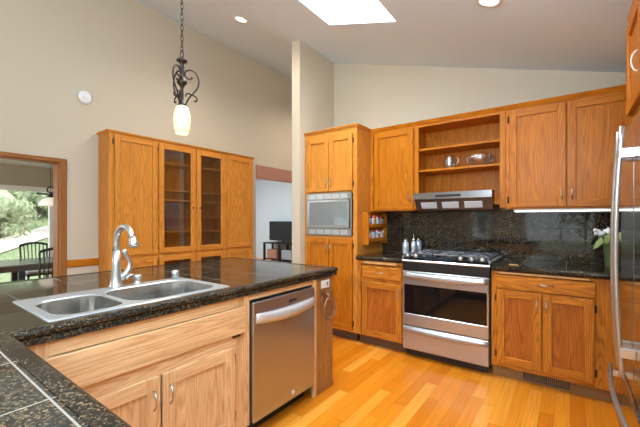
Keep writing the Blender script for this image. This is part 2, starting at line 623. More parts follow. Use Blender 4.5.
# wall behind the camera with two windows
FY = -2.80
b = B()
WIN = [(-2.25, -1.72, 0.50, 2.05), (-0.95, 0.55, 0.55, 2.05)]
xs = [-4.0] + [v for w_ in WIN for v in w_[:2]] + [1.10]
for k in range(0, len(xs), 2):
    b.box(xs[k], xs[k + 1], FY - .12, FY, 0, cz(xs[k]) + .1)
for x0, x1, z0, z1 in WIN:
    b.box(x0, x1, FY - .12, FY, 0, z0)
    b.box(x0, x1, FY - .12, FY, z1, cz(x0) + .1)
struct('wall_front', b, WALL)
for n, (x0, x1, z0, z1) in enumerate(WIN):
    b = B()
    for q in ((x0, x0 + .05, z0, z1), (x1 - .05, x1, z0, z1), (x0 + .05, x1 - .05, z0, z0 + .05), (x0 + .05, x1 - .05, z1 - .05, z1)):
        b.box(q[0], q[1], FY - .09, FY - .03, q[2], q[3])
    if x1 - x0 > 1:
        b.box((x0 + x1) / 2 - .03, (x0 + x1) / 2 + .03, FY - .09, FY - .03, z0 + .05, z1 - .05)
    o = struct('window_%d' % (n + 2), b, WHITE)
    B().box(x0 + .05, x1 - .05, FY - .062, FY - .058, z0 + .05, z1 - .05).build('pane', GLASS, o)

# living room beyond the opening
struct('wall_living', B().box(-9.0, -2.62, 8.0, 8.12, 0, 3.6), PALE)
struct('wall_living_side', B().box(-9.0, -8.9, 2.72, 8.0, 0, 2.62), PALE)
struct('ceiling_living', B().box(-9.0, -4.12, 2.6, 8.12, 2.62, 2.75), CEIL)
struct('baseboard_living', B().box(-8.89, -2.63, 7.975, 7.999, 0, 0.10, 0, 0.004), WHITE)
# dining room
struct('wall_dining_side', B().box(-8.92, -4.12, 2.60, 2.72, -0.15, 2.75), OLIVE)
b = B()
b.box(-8.92, -5.9, -2.62, -2.5, -0.15, 2.5).box(-4.4, -4.12, -2.62, -2.5, -0.15, 2.5)
b.box(-5.9, -4.4, -2.62, -2.5, -0.15, 0.5).box(-5.9, -4.4, -2.62, -2.5, 1.95, 2.5)
struct('wall_dining_end', b, OLIVE)
b = B()
for q in ((-5.9, -5.83, .5, 1.95), (-4.47, -4.4, .5, 1.95), (-5.83, -4.47, .5, .57), (-5.83, -4.47, 1.88, 1.95), (-5.18, -5.12, .57, 1.88)):
    b.box(q[0], q[1], -2.59, -2.52, q[2], q[3], 0, .003)
o = struct('window_5', b, WHITE)
B().box(-5.83, -4.47, -2.56, -2.555, .57, 1.88).build('pane', GLASS, o)
struct('ceiling_dining', B().box(-8.92, -4.12, -2.5, 2.60, 2.38, 2.5), PALE)
b = B()
WX = -8.80
b.box(WX - .12, WX, 2.46, 2.60, -0.15, 2.38)
b.box(WX - .12, WX, -2.5, -1.6, -0.15, 2.38)
b.box(WX - .12, WX, -1.6, 2.46, 1.97, 2.38)
struct('wall_dining', b, OLIVE)
b = B()
for y0, y1, z0, z1 in ((2.36, 2.46, -.15, 1.97), (-1.6, -1.5, -.15, 1.97), (-1.5, 2.36, 1.88, 1.97), (-1.5, 2.36, -.15, -.05), (0.36, 0.46, -.05, 1.88)):
    b.box(WX - .09, WX + .012, y0, y1, z0, z1, 0, 0.004)
o = struct('window_1', b, WHITE)
for y0, y1 in ((0.46, 2.36), (-1.5, 0.36)):
    B().box(WX - .05, WX - .044, y0, y1, -.05, 1.88).build('pane', GLASS, o)

# casing round the dining opening, chair rail, board over the hall opening
b = B()
b.box(-4.0, -3.982, 1.155, 1.208, 0.0, 1.888, 0, 0.003)
b.box(-4.0, -3.982, -0.80, 1.155, 1.848, 1.888, 1, 0.003)
b.box(-4.125, -3.999, 1.136, 1.154, 0.0, 1.846, 0, 0.002)
b.box(-4.125, -3.999, -0.75, 1.136, 1.840, 1.849, 1, 0.002)
b.box(-4.0, -3.982, -0.80, -0.752, 0.0, 1.833, 0, 0.003)
struct('trim_1', b, [CASE_Z, CASE_Y])
struct('trim_2', B().box(-4.0, -3.980, 1.209, 1.485, 0.822, 0.893, 2, 0.004), OAKS)
struct('trim_3', B().box(-4.0, -3.985, 3.712, 5.45, 1.955, 2.165, 0, 0.004), REDW)

# ------------------------------------------------------------------ outdoors
GR = leaf_mat('sunny_grass', (0.15, 0.20, 0.085), (0.28, 0.33, 0.18))
b = B()
b.poly([(-9.0, -30, -0.45), (-9.0, 30, -0.45), (-16, 30, -0.35), (-16, -30, -0.35)])
def hill(x, y):
    k = (-16 - x) / 18.0
    return -0.25 + k * (1.5 + 0.1 * y)
for i in range(9):
    for j in range(20):
        xa, xb_, ya, yb_ = -16 - 2 * i, -18 - 2 * i, -30 + 3 * j, -27 + 3 * j
        b.poly([(xa, ya, hill(xa, ya)), (xa, yb_, hill(xa, yb_)), (xb_, yb_, hill(xb_, yb_)), (xb_, ya, hill(xb_, ya))])
struct('ground_hillside', b, GR)
b = B()
pa = [(-16.1, 2.4), (-18.0, 3.3), (-20.0, 4.7), (-22.2, 6.3), (-25, 9.0)]
for (xa, ya), (xb_, yb_) in zip(pa, pa[1:]):
    pass
    b.poly([(xa, ya, hill(xa, ya) + .06), (xb_, yb_, hill(xb_, yb_) + .06), (xb_ - 3.2, yb_ + .3, hill(xb_ - 3.2, yb_ + .3) + .06), (xa - 3.2, ya + .3, hill(xa - 3.2, ya + .3) + .06)])
struct('path_gravel', b, simple('pale_gravel', (0.72, 0.62, 0.55), 0.9))
b = B()
b.poly([(-14, -3.2, -0.3), (-14, -24, -0.3), (10, -24, -0.3), (10, -3.2, -0.3)])
struct('ground_yard', b, GR)
LEAVES = [leaf_mat('leaves_a', (0.14, 0.22, 0.10), (0.36, 0.44, 0.24)), leaf_mat('leaves_b', (0.20, 0.27, 0.15), (0.50, 0.54, 0.38)),
          leaf_mat('leaves_c', (0.10, 0.17, 0.09), (0.28, 0.38, 0.21))]
BARK = simple('bark', (0.12, 0.09, 0.07), 0.9)
def tree(x, y, z, h, r, k, label, group=None):
    t = thing('leafy_tree', (x, y, z), label, 'tree', group)
    b = B().tube([(x, y, z - .3), (x + .05, y, z + h * .35), (x, y + .06, z + h * .6)], [0.13, 0.1, 0.07], 8)
    b.build('trunk', BARK, t)
    b = B()
    for q in range(26):
        a, e = random.uniform(0, 2 * PI), random.uniform(-0.75, 1)
        rr = r * random.uniform(.35, 1)
        b.blob((x + rr * math.cos(a) * math.cos(e), y + rr * math.sin(a) * math.cos(e), z + h * .62 + rr * 1.1 * math.sin(e)), r * random.uniform(.22, .42), 2, 0.35)
    for q in range(900):
        a, e = random.uniform(0, 2 * PI), random.uniform(-1.2, 1.4)
        rr = r * random.uniform(.8, 1.35)
        c = Vector((x + rr * math.cos(a) * math.cos(e), y + rr * math.sin(a) * math.cos(e), z + h * .62 + rr * 1.1 * math.sin(e)))
        u = Vector((random.uniform(-1, 1), random.uniform(-1, 1), random.uniform(-1, 1))).normalized() * 0.13
        v = u.orthogonal().normalized() * 0.07
        b.poly([c - u, c + v, c + u, c - v], 0)
    b.build('foliage', LEAVES[k], t)
TR = [(-22.0, 4.0, hill(-22, 4.0), 2.9, 1.35, 1, 'pale olive tree nearest the photo edge beyond the dining window'),
      (-23.0, 7.9, hill(-23, 7.9), 3.2, 1.4, 0, 'mid green tree beyond the gravel path beside the window frame post'),
      (-30.0, 7.5, hill(-30, 7.5), 2.8, 2.0, 2, 'darker green tree behind the others at the top of the hillside'),
      (-36.0, 8.5, hill(-34, 8.5), 5.5, 2.6, 0, 'tall hazy green tree farthest up the hillside')]
for a in TR:
    tree(*a)
for x, y, h, r, k, lb in ((-3.6, -8.5, 4.5, 1.5, 1, 'garden tree mirrored in the narrow strip of splashback by the hood'),
                          (1.0, -8.5, 4.8, 1.5, 0, 'garden tree mirrored in the granite splashback over the double base cabinet'),
                          (5.6, -8.5, 4.5, 1.5, 2, 'garden tree mirrored at the fridge end of the granite splashback'),
                          (-8.2, -8.0, 4.5, 1.5, 1, 'garden tree mirrored in the microwave door')):
    tree(x, y, -0.3, h, r, k, lb)

# ------------------------------------------------------------------ dining furniture
t = thing('dining_table', (-7.3, 1.1, -0.15), 'dark dining table in front of the sunny window', 'table')
B().box(-7.83, -6.78, 0.1, 2.12, 0.565, 0.60, 0, 0.006).build('tabletop', TABLEM, t)
B().box(-7.75, -6.86, 0.18, 2.04, 0.49, 0.565).build('apron', TABLEM, t)
for x, y in ((-7.72, .25), (-7.72, 1.58), (-6.9, .25), (-6.92, 1.50)):
    B().box(x - .04, x + .04, y - .04, y + .04, -0.15, 0.49, 0, .006).build('leg', DCHAIR, t)

def spindle_chair(label):
    # seat centre at the origin, back at -x, floor at 0
    t = thing('dining_chair', (0, 0, 0), label, 'chair', 'spindle back dining chairs')
    B().box(-.21, .22, -.21, .21, .42, .455, 0, .012).build('seat', DCHAIR, t)
    c = B().box(-.18, .21, -.19, .19, .456, .50, 0, .018)
    c.build('cushion', CUSHION, t)
    for x, y in ((-.19, -.18), (-.19, .18), (.19, -.18), (.19, .18)):
        B().tube([(x * 1.1, y * 1.1, 0), (x, y, .425)], .017, 8).build('leg', DCHAIR, t)
    pts = []
    for k in range(13):
        u = -1 + k / 6.0
        pts.append((-.245 - .02 * (1 - u * u), .215 * u, .955 + .045 * (1 - u * u)))
    B().tube(pts, .022, 8).build('top_rail', DCHAIR, t)
    for k in range(8):
        u = -1 + 2 * k / 7.0
        B().tube([(-.19, .185 * u, .44), (-.245 - .02 * (1 - u * u), .205 * u, .95 + .04 * (1 - u * u))], .0085 if 0 < k < 7 else .015, 6).build('spindle', DCHAIR, t)
    return t
ch = spindle_chair('spindle dining chair with its curved back to the big window')
ch.location = (-8.05, 1.98, -0.15)
dup(ch, (-6.68, 1.78, -0.15), PI + 0.10, 'spindle dining chair nearest the wooden door casing, white cushion on its seat')
dup(ch, (-6.68, 0.92, -0.15), PI, 'spindle dining chair mostly cut off by the photo edge')

t = thing('hanging_lamp', (-7.1, 1.92, 1.55), 'white dome hanging lamp on dark iron seen through the dining opening', 'lamp')
c = (-7.1, 1.92, 0)
B().lathe([(.165, 1.53), (.16, 1.57), (.12, 1.63), (.05, 1.67)], c, 20).build('lamp_shade', emit('lit_white_dome', (1.0, .93, .82), .35), t)
B().lathe([(.02, 1.67), (.05, 1.68), (.015, 1.74), (.004, 1.76), (.004, 2.379)], c, 12).tube([(-7.1 - .12, 1.92 - .16, 1.735), (-7.1, 1.92, 1.725), (-7.1 + .1, 1.92 + .14, 1.735)], .014, 8).build('stem', IRON, t)
B().torus((-7.1, 1.92, 1.80), .05, .011, 'X', 16).build('ring', IRON, t)

# television corner in the living room
t = thing('tv_stand', (-7.4, 7.6, 0), 'black glass-shelf television stand against the pale wall', 'tv stand')
b = B()
b.box(-7.70, -6.35, 7.45, 7.9, .56, .60, 0, .004)
b.build('top_shelf', BLACK, t)
B().box(-7.65, -6.40, 7.47, 7.88, .08, .11, 0, .004).build('bottom_shelf', BLACK, t)
for x in (-7.68, -7.05, -6.41):
    B().box(x - .03, x + .03, 7.46, 7.52, 0.0, .56, 0, .004).build('leg', BLACK, t)
    B().box(x - .03, x + .03, 7.83, 7.89, 0.0, .56, 0, .004).build('leg', BLACK, t)
t = thing('television', (-7.25, 7.68, .60), 'flat black television standing on the glass-shelf stand', 'television')
B().box(-7.64, -6.47, 7.66, 7.71, .66, 1.25, 0, .006).build('housing', BLACK, t)
B().box(-7.605, -6.505, 7.655, 7.6595, .70, 1.22).build('screen', BLACKG, t)
B().box(-7.28, -6.83, 7.56, 7.80, .601, .615, 0, .003).box(-7.09, -7.01, 7.67, 7.70, .61, .68).build('foot', BLACK, t)
for x, mt, lb in ((-7.37, simple('terracotta_box', (0.42, 0.22, 0.15), .7), 'reddish storage box on the lower shelf of the television stand'),
                  (-6.77, simple('grey_box', (0.35, 0.38, 0.42), .7), 'grey storage box on the lower shelf of the television stand')):
    b = B().box(x - .2, x + .2, 7.5, 7.82, .111, .36, 0, .008)
    b.box(x - .205, x + .205, 7.495, 7.825, .36, .385, 0, .006)
    tag(b.build('storage_box', mt), lb, 'box')

WOOD[0] = HUTCH_OAKS
# ------------------------------------------------------------------ hutch on the left wall
HF = Face('+X', -3.75)
HY = (1.49, 3.423)
HT = 2.205
t = thing('hutch_cabinet', (-3.87, 2.45, 0), 'tall built-in oak hutch with two glazed doors on the beige wall', 'cabinet')
b = B()
bk = -3.999
# carcass: sides, back, top, bottom, mid deck, partitions and face frame
parts_y = [(1.49, 1.51), (1.985, 2.003), (2.463, 2.481), (2.925, 2.945), (3.403, 3.423)]
for y0, y1 in parts_y:
    b.box(bk, -3.769, y0, y1, 0.0, HT - .02, 0)
b.box(bk, bk + .008, 1.51, 3.403, 0.0, HT - .02, 0)
for z0, z1 in ((HT - .04, HT - .02), (0.88, 0.90), (0.08, 0.10)):
    b.box(bk + .008, -3.769, 1.51, 3.403, z0, z1, 2)
for y0, y1 in ((1.49, 1.56), (1.955, 2.03), (2.435, 2.51), (2.875, 2.99), (3.365, 3.423)):
    b.box(-3.769, -3.75, y0, y1, 0.0, HT - .02, 0, 0.001)
for z0, z1 in ((2.13, HT - .02), (0.86, 0.945), (0.0, 0.12)):
    b.box(-3.769, -3.7505, 1.56, 3.365, z0, z1, 2)
b.build('carcass', WOOD[0], t)
crown(HF, t, 1.475, 3.437, HT - .028, HT)
b = B()
b.prism([(1.49, HT - .028), (1.486, HT - .028), (1.468, HT - .007), (1.468, HT), (1.49, HT)], 'X', bk, -3.728, 2)
b.build('crown_molding', WOOD[0], t)
for a0, a1, g, hg in ((1.537, 1.985, False, 1.530), (2.001, 2.462, True, 1.994), (2.484, 2.908, True, 2.915), (2.963, 3.400, False, 3.407)):
    st = .062 if g else .055
    mid = (a0 + a1) / 2
    near = a1 - .03 if hg < mid else a0 + .03
    cab_door(HF, t, a0, a1, 0.912, 2.165, st, g, None, hg)
    cab_door(HF, t, a0, a1, 0.115, 0.880, st, g, None, hg)
    if g:
        b = B()
        for z in (1.145, 1.325, 1.525, 1.64, 1.955):
            b.box(bk + .01, -3.775, a0 + .005, a1 - .005, z - .009, z + .009, 2)
        b.build('shelf', WOOD[0], t)
for a in (2.425, 2.52):
    k = B().lathe([(.004, .019), (.004, .03), (.011, .034), (.011, .042), (.004, .046)], HF.p(a, 0, 1.44), 12, 0, 'X')
    k.build('knob', BRONZE, t)

WOOD[0] = OAKS
WOOD[0] = HUTCH_OAKS
# ------------------------------------------------------------------ tall microwave cabinet
RF = Face('-Y', 3.09)
t = thing('tall_cabinet', (-2.16, 3.4, 0), 'full-height oak cabinet housing the built-in microwave', 'cabinet')
b = B()
b.box(-2.498, -1.797, 3.109, 3.699, 0.10, 1.115, 0)
b.box(-2.498, -1.797, 3.109, 3.699, 1.59, 2.27, 0)
b.box(-2.498, -2.462, 3.109, 3.699, 1.115, 1.59, 0)
b.box(-1.843, -1.797, 3.109, 3.699, 1.115, 1.59, 0)
b.box(-2.462, -1.843, 3.68, 3.699, 1.115, 1.59, 0)
b.box(-2.498, -2.462, 3.09, 3.109, 0.10, 2.27, 0, .001)
b.box(-1.843, -1.797, 3.09, 3.109, 0.10, 2.27, 0, .001)
for z0, z1 in ((2.20, 2.27), (1.585, 1.60), (1.08, 1.115), (0.10, 0.135)):
    b.box(-2.462, -1.843, 3.0905, 3.109, z0, z1, 1)
b.build('carcass', WOOD[0], t)
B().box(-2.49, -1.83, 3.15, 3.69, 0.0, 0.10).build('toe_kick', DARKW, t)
crown(RF, t, -2.498, -1.777, 2.27, 2.30)
b = B()
b.prism([(-1.797, 2.27), (-1.793, 2.27), (-1.775, 2.293), (-1.775, 2.30), (-1.797, 2.30)], 'Y', 3.072, 3.365, 2)
b.build('crown_molding', WOOD[0], t)
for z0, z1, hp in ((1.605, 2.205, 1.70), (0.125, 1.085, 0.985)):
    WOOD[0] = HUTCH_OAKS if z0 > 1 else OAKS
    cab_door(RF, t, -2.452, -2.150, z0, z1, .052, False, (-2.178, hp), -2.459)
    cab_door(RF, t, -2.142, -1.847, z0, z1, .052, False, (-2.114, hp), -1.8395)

WOOD[0] = OAKS
t = thing('microwave', (-2.15, 3.3, 1.117), 'built-in stainless microwave with a vented trim frame', 'microwave')
b = B()
x0, x1, z0, z1 = -2.458, -1.850, 1.118, 1.588
b.box(x0, x1, 3.07, 3.088, 1.515, z1, 0, .003)
b.box(x0, x1, 3.07, 3.088, z0, 1.20, 0, .003)
b.box(x0, -2.432, 3.07, 3.088, 1.20, 1.515, 0, .002)
b.box(-1.868, x1, 3.07, 3.088, 1.20, 1.515, 0, .002)
MWSTEEL = simple('trim_steel', (.27, .27, .26), .3, .9)
b.build('trim_frame', MWSTEEL, t)
for zz0, zz1 in ((1.527, 1.572), (1.135, 1.182)):
    for k in range(5):
        u = x0 + .045 + k * .106
        b = B()
        for q in range(5):
            zc = zz0 + (q + .5) * (zz1 - zz0) / 5
            b.box(u, u + .088, 3.066, 3.0695, zc - .003, zc + .003)
        b.build('vent_grille', WHITE if False else simple('grille_grey', (.5, .5, .49), .4) if 'grille_grey' not in bpy.data.materials else bpy.data.materials['grille_grey'], t)
B().box(-2.430, -1.870, 3.075, 3.50, 1.202, 1.513).build('housing', BLACK, t)
b = B()
b.box(-2.428, -1.872, 3.055, 3.0745, 1.204, 1.230, 0, .002)
b.box(-2.428, -1.872, 3.055, 3.0745, 1.487, 1.511, 0, .002)
b.box(-2.428, -2.400, 3.055, 3.0745, 1.230, 1.487, 0, .002)
b.box(-1.892, -1.872, 3.055, 3.0745, 1.230, 1.487, 0, .002)
d = b.build('door', MWSTEEL, t)
B().box(-2.400, -1.892, 3.060, 3.073, 1.230, 1.487).build('window', simple('mirrored_black_glass', (.28, .30, .31), .03, .34), d)

# ------------------------------------------------------------------ wall cabinets
UF = Face('-Y', 3.39)
UZ0, UZ1 = 1.385, 2.262
t = thing('wall_cabinet', (-1.56, 3.55, UZ0), 'single-door oak wall cabinet between the tall cabinet and open shelves', 'cabinet')
b = B()
b.box(-1.796, -1.292, 3.409, 3.699, UZ0, UZ1, 0)
b.box(-1.796, -1.765, 3.39, 3.409, UZ0, UZ1, 0, .001)
b.box(-1.315, -1.292, 3.39, 3.409, UZ0, UZ1, 0, .001)
b.box(-1.765, -1.315, 3.3905, 3.409, UZ0, UZ0 + .03, 1)
b.box(-1.765, -1.315, 3.3905, 3.409, UZ1 - .03, UZ1, 1)
b.build('carcass', OAKS, t)
crown(UF, t, -1.796, -1.292, UZ1 - .002, 2.297)
cab_door(UF, t, -1.745, -1.299, 1.398, 2.238, .058, False, (-1.326, 1.52), -1.752)

t = thing('open_shelf_cabinet', (-0.88, 3.55, 1.43), 'oak wall unit with open shelves above the range hood', 'cabinet')
b = B()
sx0, sx1 = -1.290, -0.462
for q in ((sx0, sx0 + .018), (sx1 - .018, sx1)):
    b.box(q[0], q[1], 3.409, 3.699, 1.40, UZ1, 0)
b.box(sx0, sx0 + .043, 3.39, 3.409, 1.40, UZ1, 0, .001)
b.box(sx1 - .043, sx1, 3.39, 3.409, 1.40, UZ1, 0, .001)
b.box(sx0 + .043, sx1 - .043, 3.3905, 3.409, 2.235, UZ1, 1)
b.box(sx0 + .043, sx1 - .043, 3.3905, 3.409, 1.432, 1.462, 1)
b.box(sx0 + .018, sx1 - .018, 3.69, 3.699, 1.45, UZ1, 0)
b.box(sx0 + .018, sx1 - .018, 3.409, 3.69, 1.44, 1.460, 1)
b.box(sx0 + .018, sx1 - .018, 3.409, 3.69, UZ1 - .02, UZ1, 1)
b.build('carcass', OAKS, t)
crown(UF, t, sx0, sx1, UZ1 - .002, 2.297)
for z in (1.792, 2.008):
    B().box(sx0 + .019, sx1 - .019, 3.412, 3.688, z - .010, z + .010, 1, .001).build('shelf', OAKS, t)

t = thing('wall_cabinet', (0.2, 3.55, UZ0), 'double-door oak wall cabinet over the lit splashback beside the fridge', 'cabinet')
b = B()
b.box(-0.460, 0.86, 3.409, 3.699, UZ0, UZ1, 0)
b.box(-0.460, -0.42, 3.39, 3.409, UZ0, UZ1, 0, .001)
b.box(0.40, 0.86, 3.39, 3.409, UZ0, UZ1, 0, .001)
b.box(-0.42, 0.40, 3.3905, 3.409, UZ0, UZ0 + .03, 1)
b.box(-0.42, 0.40, 3.3905, 3.409, UZ1 - .03, UZ1, 1)
b.build('carcass', OAKS, t)
crown(UF, t, -0.460, 0.86, UZ1 - .002, 2.297)
cab_door(UF, t, -0.428, -0.026, 1.398, 2.240, .058, False, (-0.054, 1.50), -0.437)
cab_door(UF, t, -0.018, 0.388, 1.398, 2.240, .058, False, (0.012, 1.50), 0.396)

# light under the double wall cabinet
t = thing('under_cabinet_light', (0.2, 3.5, 1.36), 'slim white strip light glowing under the double wall cabinet', 'light')
B().box(-0.40, 0.60, 3.402, 3.45, 1.368, 1.384, 0, .003).build('housing', PLASTIC, t)
B().box(-0.39, 0.59, 3.408, 3.444, 1.361, 1.3675, 0, .002).build('diffuser', TUBE, t)

# crystal on the open shelf
t = thing('crystal_pitcher', (-0.985, 3.55, 1.803), 'small cut crystal pitcher on the open oak shelf', 'pitcher')
c = (-0.985, 3.55, 0)
B().lathe([(.042, 1.8025), (.05, 1.82), (.056, 1.87), (.045, 1.91), (.05, 1.938), (.047, 1.938), (.041, 1.91), (.052, 1.87), (.046, 1.822), (.0, 1.815)], c, 14).build('body', CRYSTAL, t)
B().tube([(-.935, 3.55, 1.925), (-.905, 3.55, 1.915), (-.897, 3.55, 1.88), (-.912, 3.55, 1.85), (-.932, 3.55, 1.84)], .006, 8).build('handle', CRYSTAL, t)
t = thing('crystal_bowl', (-0.70, 3.55, 1.803), 'wide cut crystal bowl on the open oak shelf', 'bowl')
c = (-0.70, 3.55, 0)
b = B()
prof = [(.055, 1.8025), (.07, 1.812), (.105, 1.85), (.122, 1.912), (.117, 1.912), (.10, 1.853), (.066, 1.82), (.0, 1.815)]
b.lathe(prof, c, 16)
b.build('body', CRYSTAL, t)
b = B()
for k in range(16):
    a = 2 * PI * k / 16
    b.tube([(c[0] + .074 * math.cos(a), c[1] + .074 * math.sin(a), 1.813), (c[0] + .109 * math.cos(a + .2), c[1] + .109 * math.sin(a + .2), 1.855), (c[0] + .125 * math.cos(a + .1), c[1] + .125 * math.sin(a + .1), 1.91)], .003, 5)
b.build('cut_ridges', CRYSTAL, t)

# ------------------------------------------------------------------ range hood
t = thing('range_hood', (-0.88, 3.4, 1.39), 'slim stainless range hood under the open oak shelves', 'range hood')
hx0, hx1 = -1.245, -0.545
B().prism([(3.235, 1.498), (3.250, 1.555), (3.389, 1.560), (3.389, 1.43), (3.66, 1.43), (3.66, 1.40), (3.32, 1.40), (3.235, 1.475)][0:0] or
          [(3.240, 1.492), (3.240, 1.552), (3.388, 1.556), (3.388, 1.452), (3.27, 1.475)], 'X', hx0, hx1).build('front_panel', simple('hood_steel', (.30, .29, .28), .28, 1), t)
B().prism([(3.245, 1.488), (3.272, 1.474), (3.388, 1.451), (3.388, 1.4315), (3.68, 1.4315), (3.68, 1.385), (3.30, 1.385)], 'X', hx0 + .012, hx1 - .0).build('underside_pan', simple('hood_dark_steel', (.10, .10, .105), .3, .8), t)
b = B()
b.box(-1.03, -0.80, 3.236, 3.2445, 1.508, 1.528, 0, .003)
b.build('control_slot', BLACK, t)
for x in (-1.10, -0.90, -0.70):
    b = B()
    b.prism([(3.262, 1.462), (3.258, 1.456), (3.288, 1.402), (3.292, 1.408)], 'X', x - .075, x + .075)
    b.build('lamp_lens', simple('hood_lens_%d' % int(-x * 100), (.50, .55, .60), .2, 0), t)
B().box(-1.232, -1.215, 3.233, 3.240, 1.508, 1.525, 0, .002).build('badge', CHROME, t)

# ------------------------------------------------------------------ splashback
struct('wall_splashback', B().box(-1.796, 1.099, 3.688, 3.6995, 0.921, 1.384), SPLASH)

WOOD[0] = DEEP_OAKS
# ------------------------------------------------------------------ base cabinets along the range wall
t = thing('base_cabinet', (-1.56, 3.4, 0), 'narrow oak base cabinet between the tall cabinet and the range', 'cabinet')
b = B()
b.box(-1.796, -1.286, 3.109, 3.68, 0.10, 0.874, 0)
b.box(-1.796, -1.75, 3.09, 3.109, 0.10, 0.874, 0, .001)
b.box(-1.305, -1.286, 3.09, 3.109, 0.10, 0.874, 0, .001)
for z0, z1 in ((0.84, 0.874), (0.66, 0.70), (0.10, 0.125)):
    b.box(-1.75, -1.305, 3.0905, 3.109, z0, z1, 1)
b.build('carcass', WOOD[0], t)
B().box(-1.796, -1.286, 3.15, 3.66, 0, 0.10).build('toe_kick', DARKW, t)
B().box(-1.706, -1.350, 3.068, 3.0895, 0.846, 0.870, 1, .002).build('pull_out_board', [OZ, oak('pale_board', 'X', (.70, .40, .16), (.52, .26, .09))], t)
d = B().box(-1.728, -1.298, 3.071, 3.0895, 0.700, 0.822, 1, .004).build('drawer', WOOD[0], t)
pull(RF, d, -1.52, 0.762, .085, True)
cab_door(RF, t, -1.728, -1.298, 0.112, 0.662, .058, False, (-1.324, 0.58), -1.735)

t = thing('base_cabinet', (0.2, 3.4, 0), 'wide double-door oak base cabinet between the range and fridge', 'cabinet')
b = B()
b.box(-0.522, 0.86, 3.109, 3.68, 0.10, 0.874, 0)
b.box(-0.522, -0.48, 3.09, 3.109, 0.10, 0.874, 0, .001)
b.box(0.14, 0.86, 3.09, 3.109, 0.10, 0.874, 0, .001)
for z0, z1 in ((0.855, 0.874), (0.70, 0.745), (0.10, 0.14)):
    b.box(-0.48, 0.14, 3.0905, 3.109, z0, z1, 1)
b.build('carcass', WOOD[0], t)
B().box(-0.522, 0.86, 3.15, 3.66, 0, 0.10, 1).build('toe_kick', [DARKW, oak('toe_board', 'X', (.33, .17, .06), (.2, .09, .03))], t)
B().box(-0.465, 0.112, 3.068, 3.0895, 0.858, 0.873, 1, .002).build('pull_out_board', [OZ, bpy.data.materials['pale_board']], t)
d = B().box(-0.482, 0.146, 3.071, 3.0895, 0.738, 0.846, 1, .004).build('drawer', WOOD[0], t)
pull(RF, d, -0.15, 0.795, .10, True)
cab_door(RF, t, -0.480, -0.176, 0.135, 0.728, .058, False, (-0.202, 0.635), -0.489)
cab_door(RF, t, -0.166, 0.140, 0.135, 0.728, .058, False, (-0.142, 0.635), 0.147)
t = thing('floor_register', (-0.16, 3.14, 0.03), 'dark metal heating register set in the toe kick', 'vent')
b = B()
for q in ((-.30, .0, .085, .097), (-.30, .0, .022, .034), (-.30, -.288, .034, .085), (-.012, .0, .034, .085), (-.156, -.148, .034, .085)):
    b.box(q[0], q[1], 3.134, 3.149, q[2], q[3], 0, .002)
b.build('frame', simple('register_brown', (.09, .05, .03), .5), t)
b = B()
for k in range(22):
    x = -.284 + k * .0125
    b.box(x, x + .004, 3.140, 3.148, .036, .083)
b.build('grille', IRON, t)

WOOD[0] = OAKS
def run_top(name, x0, x1, label):
    t = thing(name, ((x0 + x1) / 2, 3.37, .875), label, 'worktop')
    t.location = (0, 0, 0)
    b = B().box(x0, x1, 3.10, 3.6875, 0.8755, 0.92)
    b.build('tile_top', RUN_TOP, t)
    b = B()
    pr = [(3.0995, .921)] + [(3.075 - .018 * math.sin(a), .9 + .021 * math.cos(a)) for a in [k * PI / 8 for k in range(9)]] + [(3.0995, .879)]
    b.prism(pr, 'X', x0, x1, 0, True)
    b.build('edge_trim', EDGE_G, t)
run_top('worktop', -1.795, -1.288, 'short black granite tile worktop between tall cabinet and range')
run_top('worktop', -0.520, 0.95, 'black granite tile worktop between the range and fridge')

# ------------------------------------------------------------------ range
t = thing('gas_range', (-0.90, 3.35, 0), 'stainless slide-in gas range with black glass oven door', 'stove')
gx0, gx1 = -1.282, -0.526
B().box(gx0 + .004, gx1 - .004, 3.085, 3.66, 0.075, 0.90).build('body', BLACK, t)
B().box(gx0 + .02, gx1 - .02, 3.115, 3.13, .012, .0745).build('toe_shadow_plate', BLACK, t)  # black plate standing in for the shadow under the drawer
for x in (gx0 + .06, gx1 - .06):
    for y in (3.17, 3.60):
        B().lathe([(.018, 0), (.018, .074)], (x, y, 0), 10).build('foot', BLACK, t)
b = B()
b.prism([(3.085, .900), (3.048, .900), (3.044, .908), (3.052, .918), (3.085, .918)], 'X', gx0, gx1)
b.build('front_lip', STEEL_X, t)
B().prism([(3.058, .9185), (3.062, .926), (3.145, .946), (3.66, .946), (3.66, .9005), (3.086, .9005), (3.086, .9185)], 'X', gx0, gx1).build('cooktop', BLACKG, t)
b = B()
b.box(gx0 + .004, gx1 - .004, 3.055, 3.084, .823, .899, 0)
b.build('vent_strip', BLACK, t)
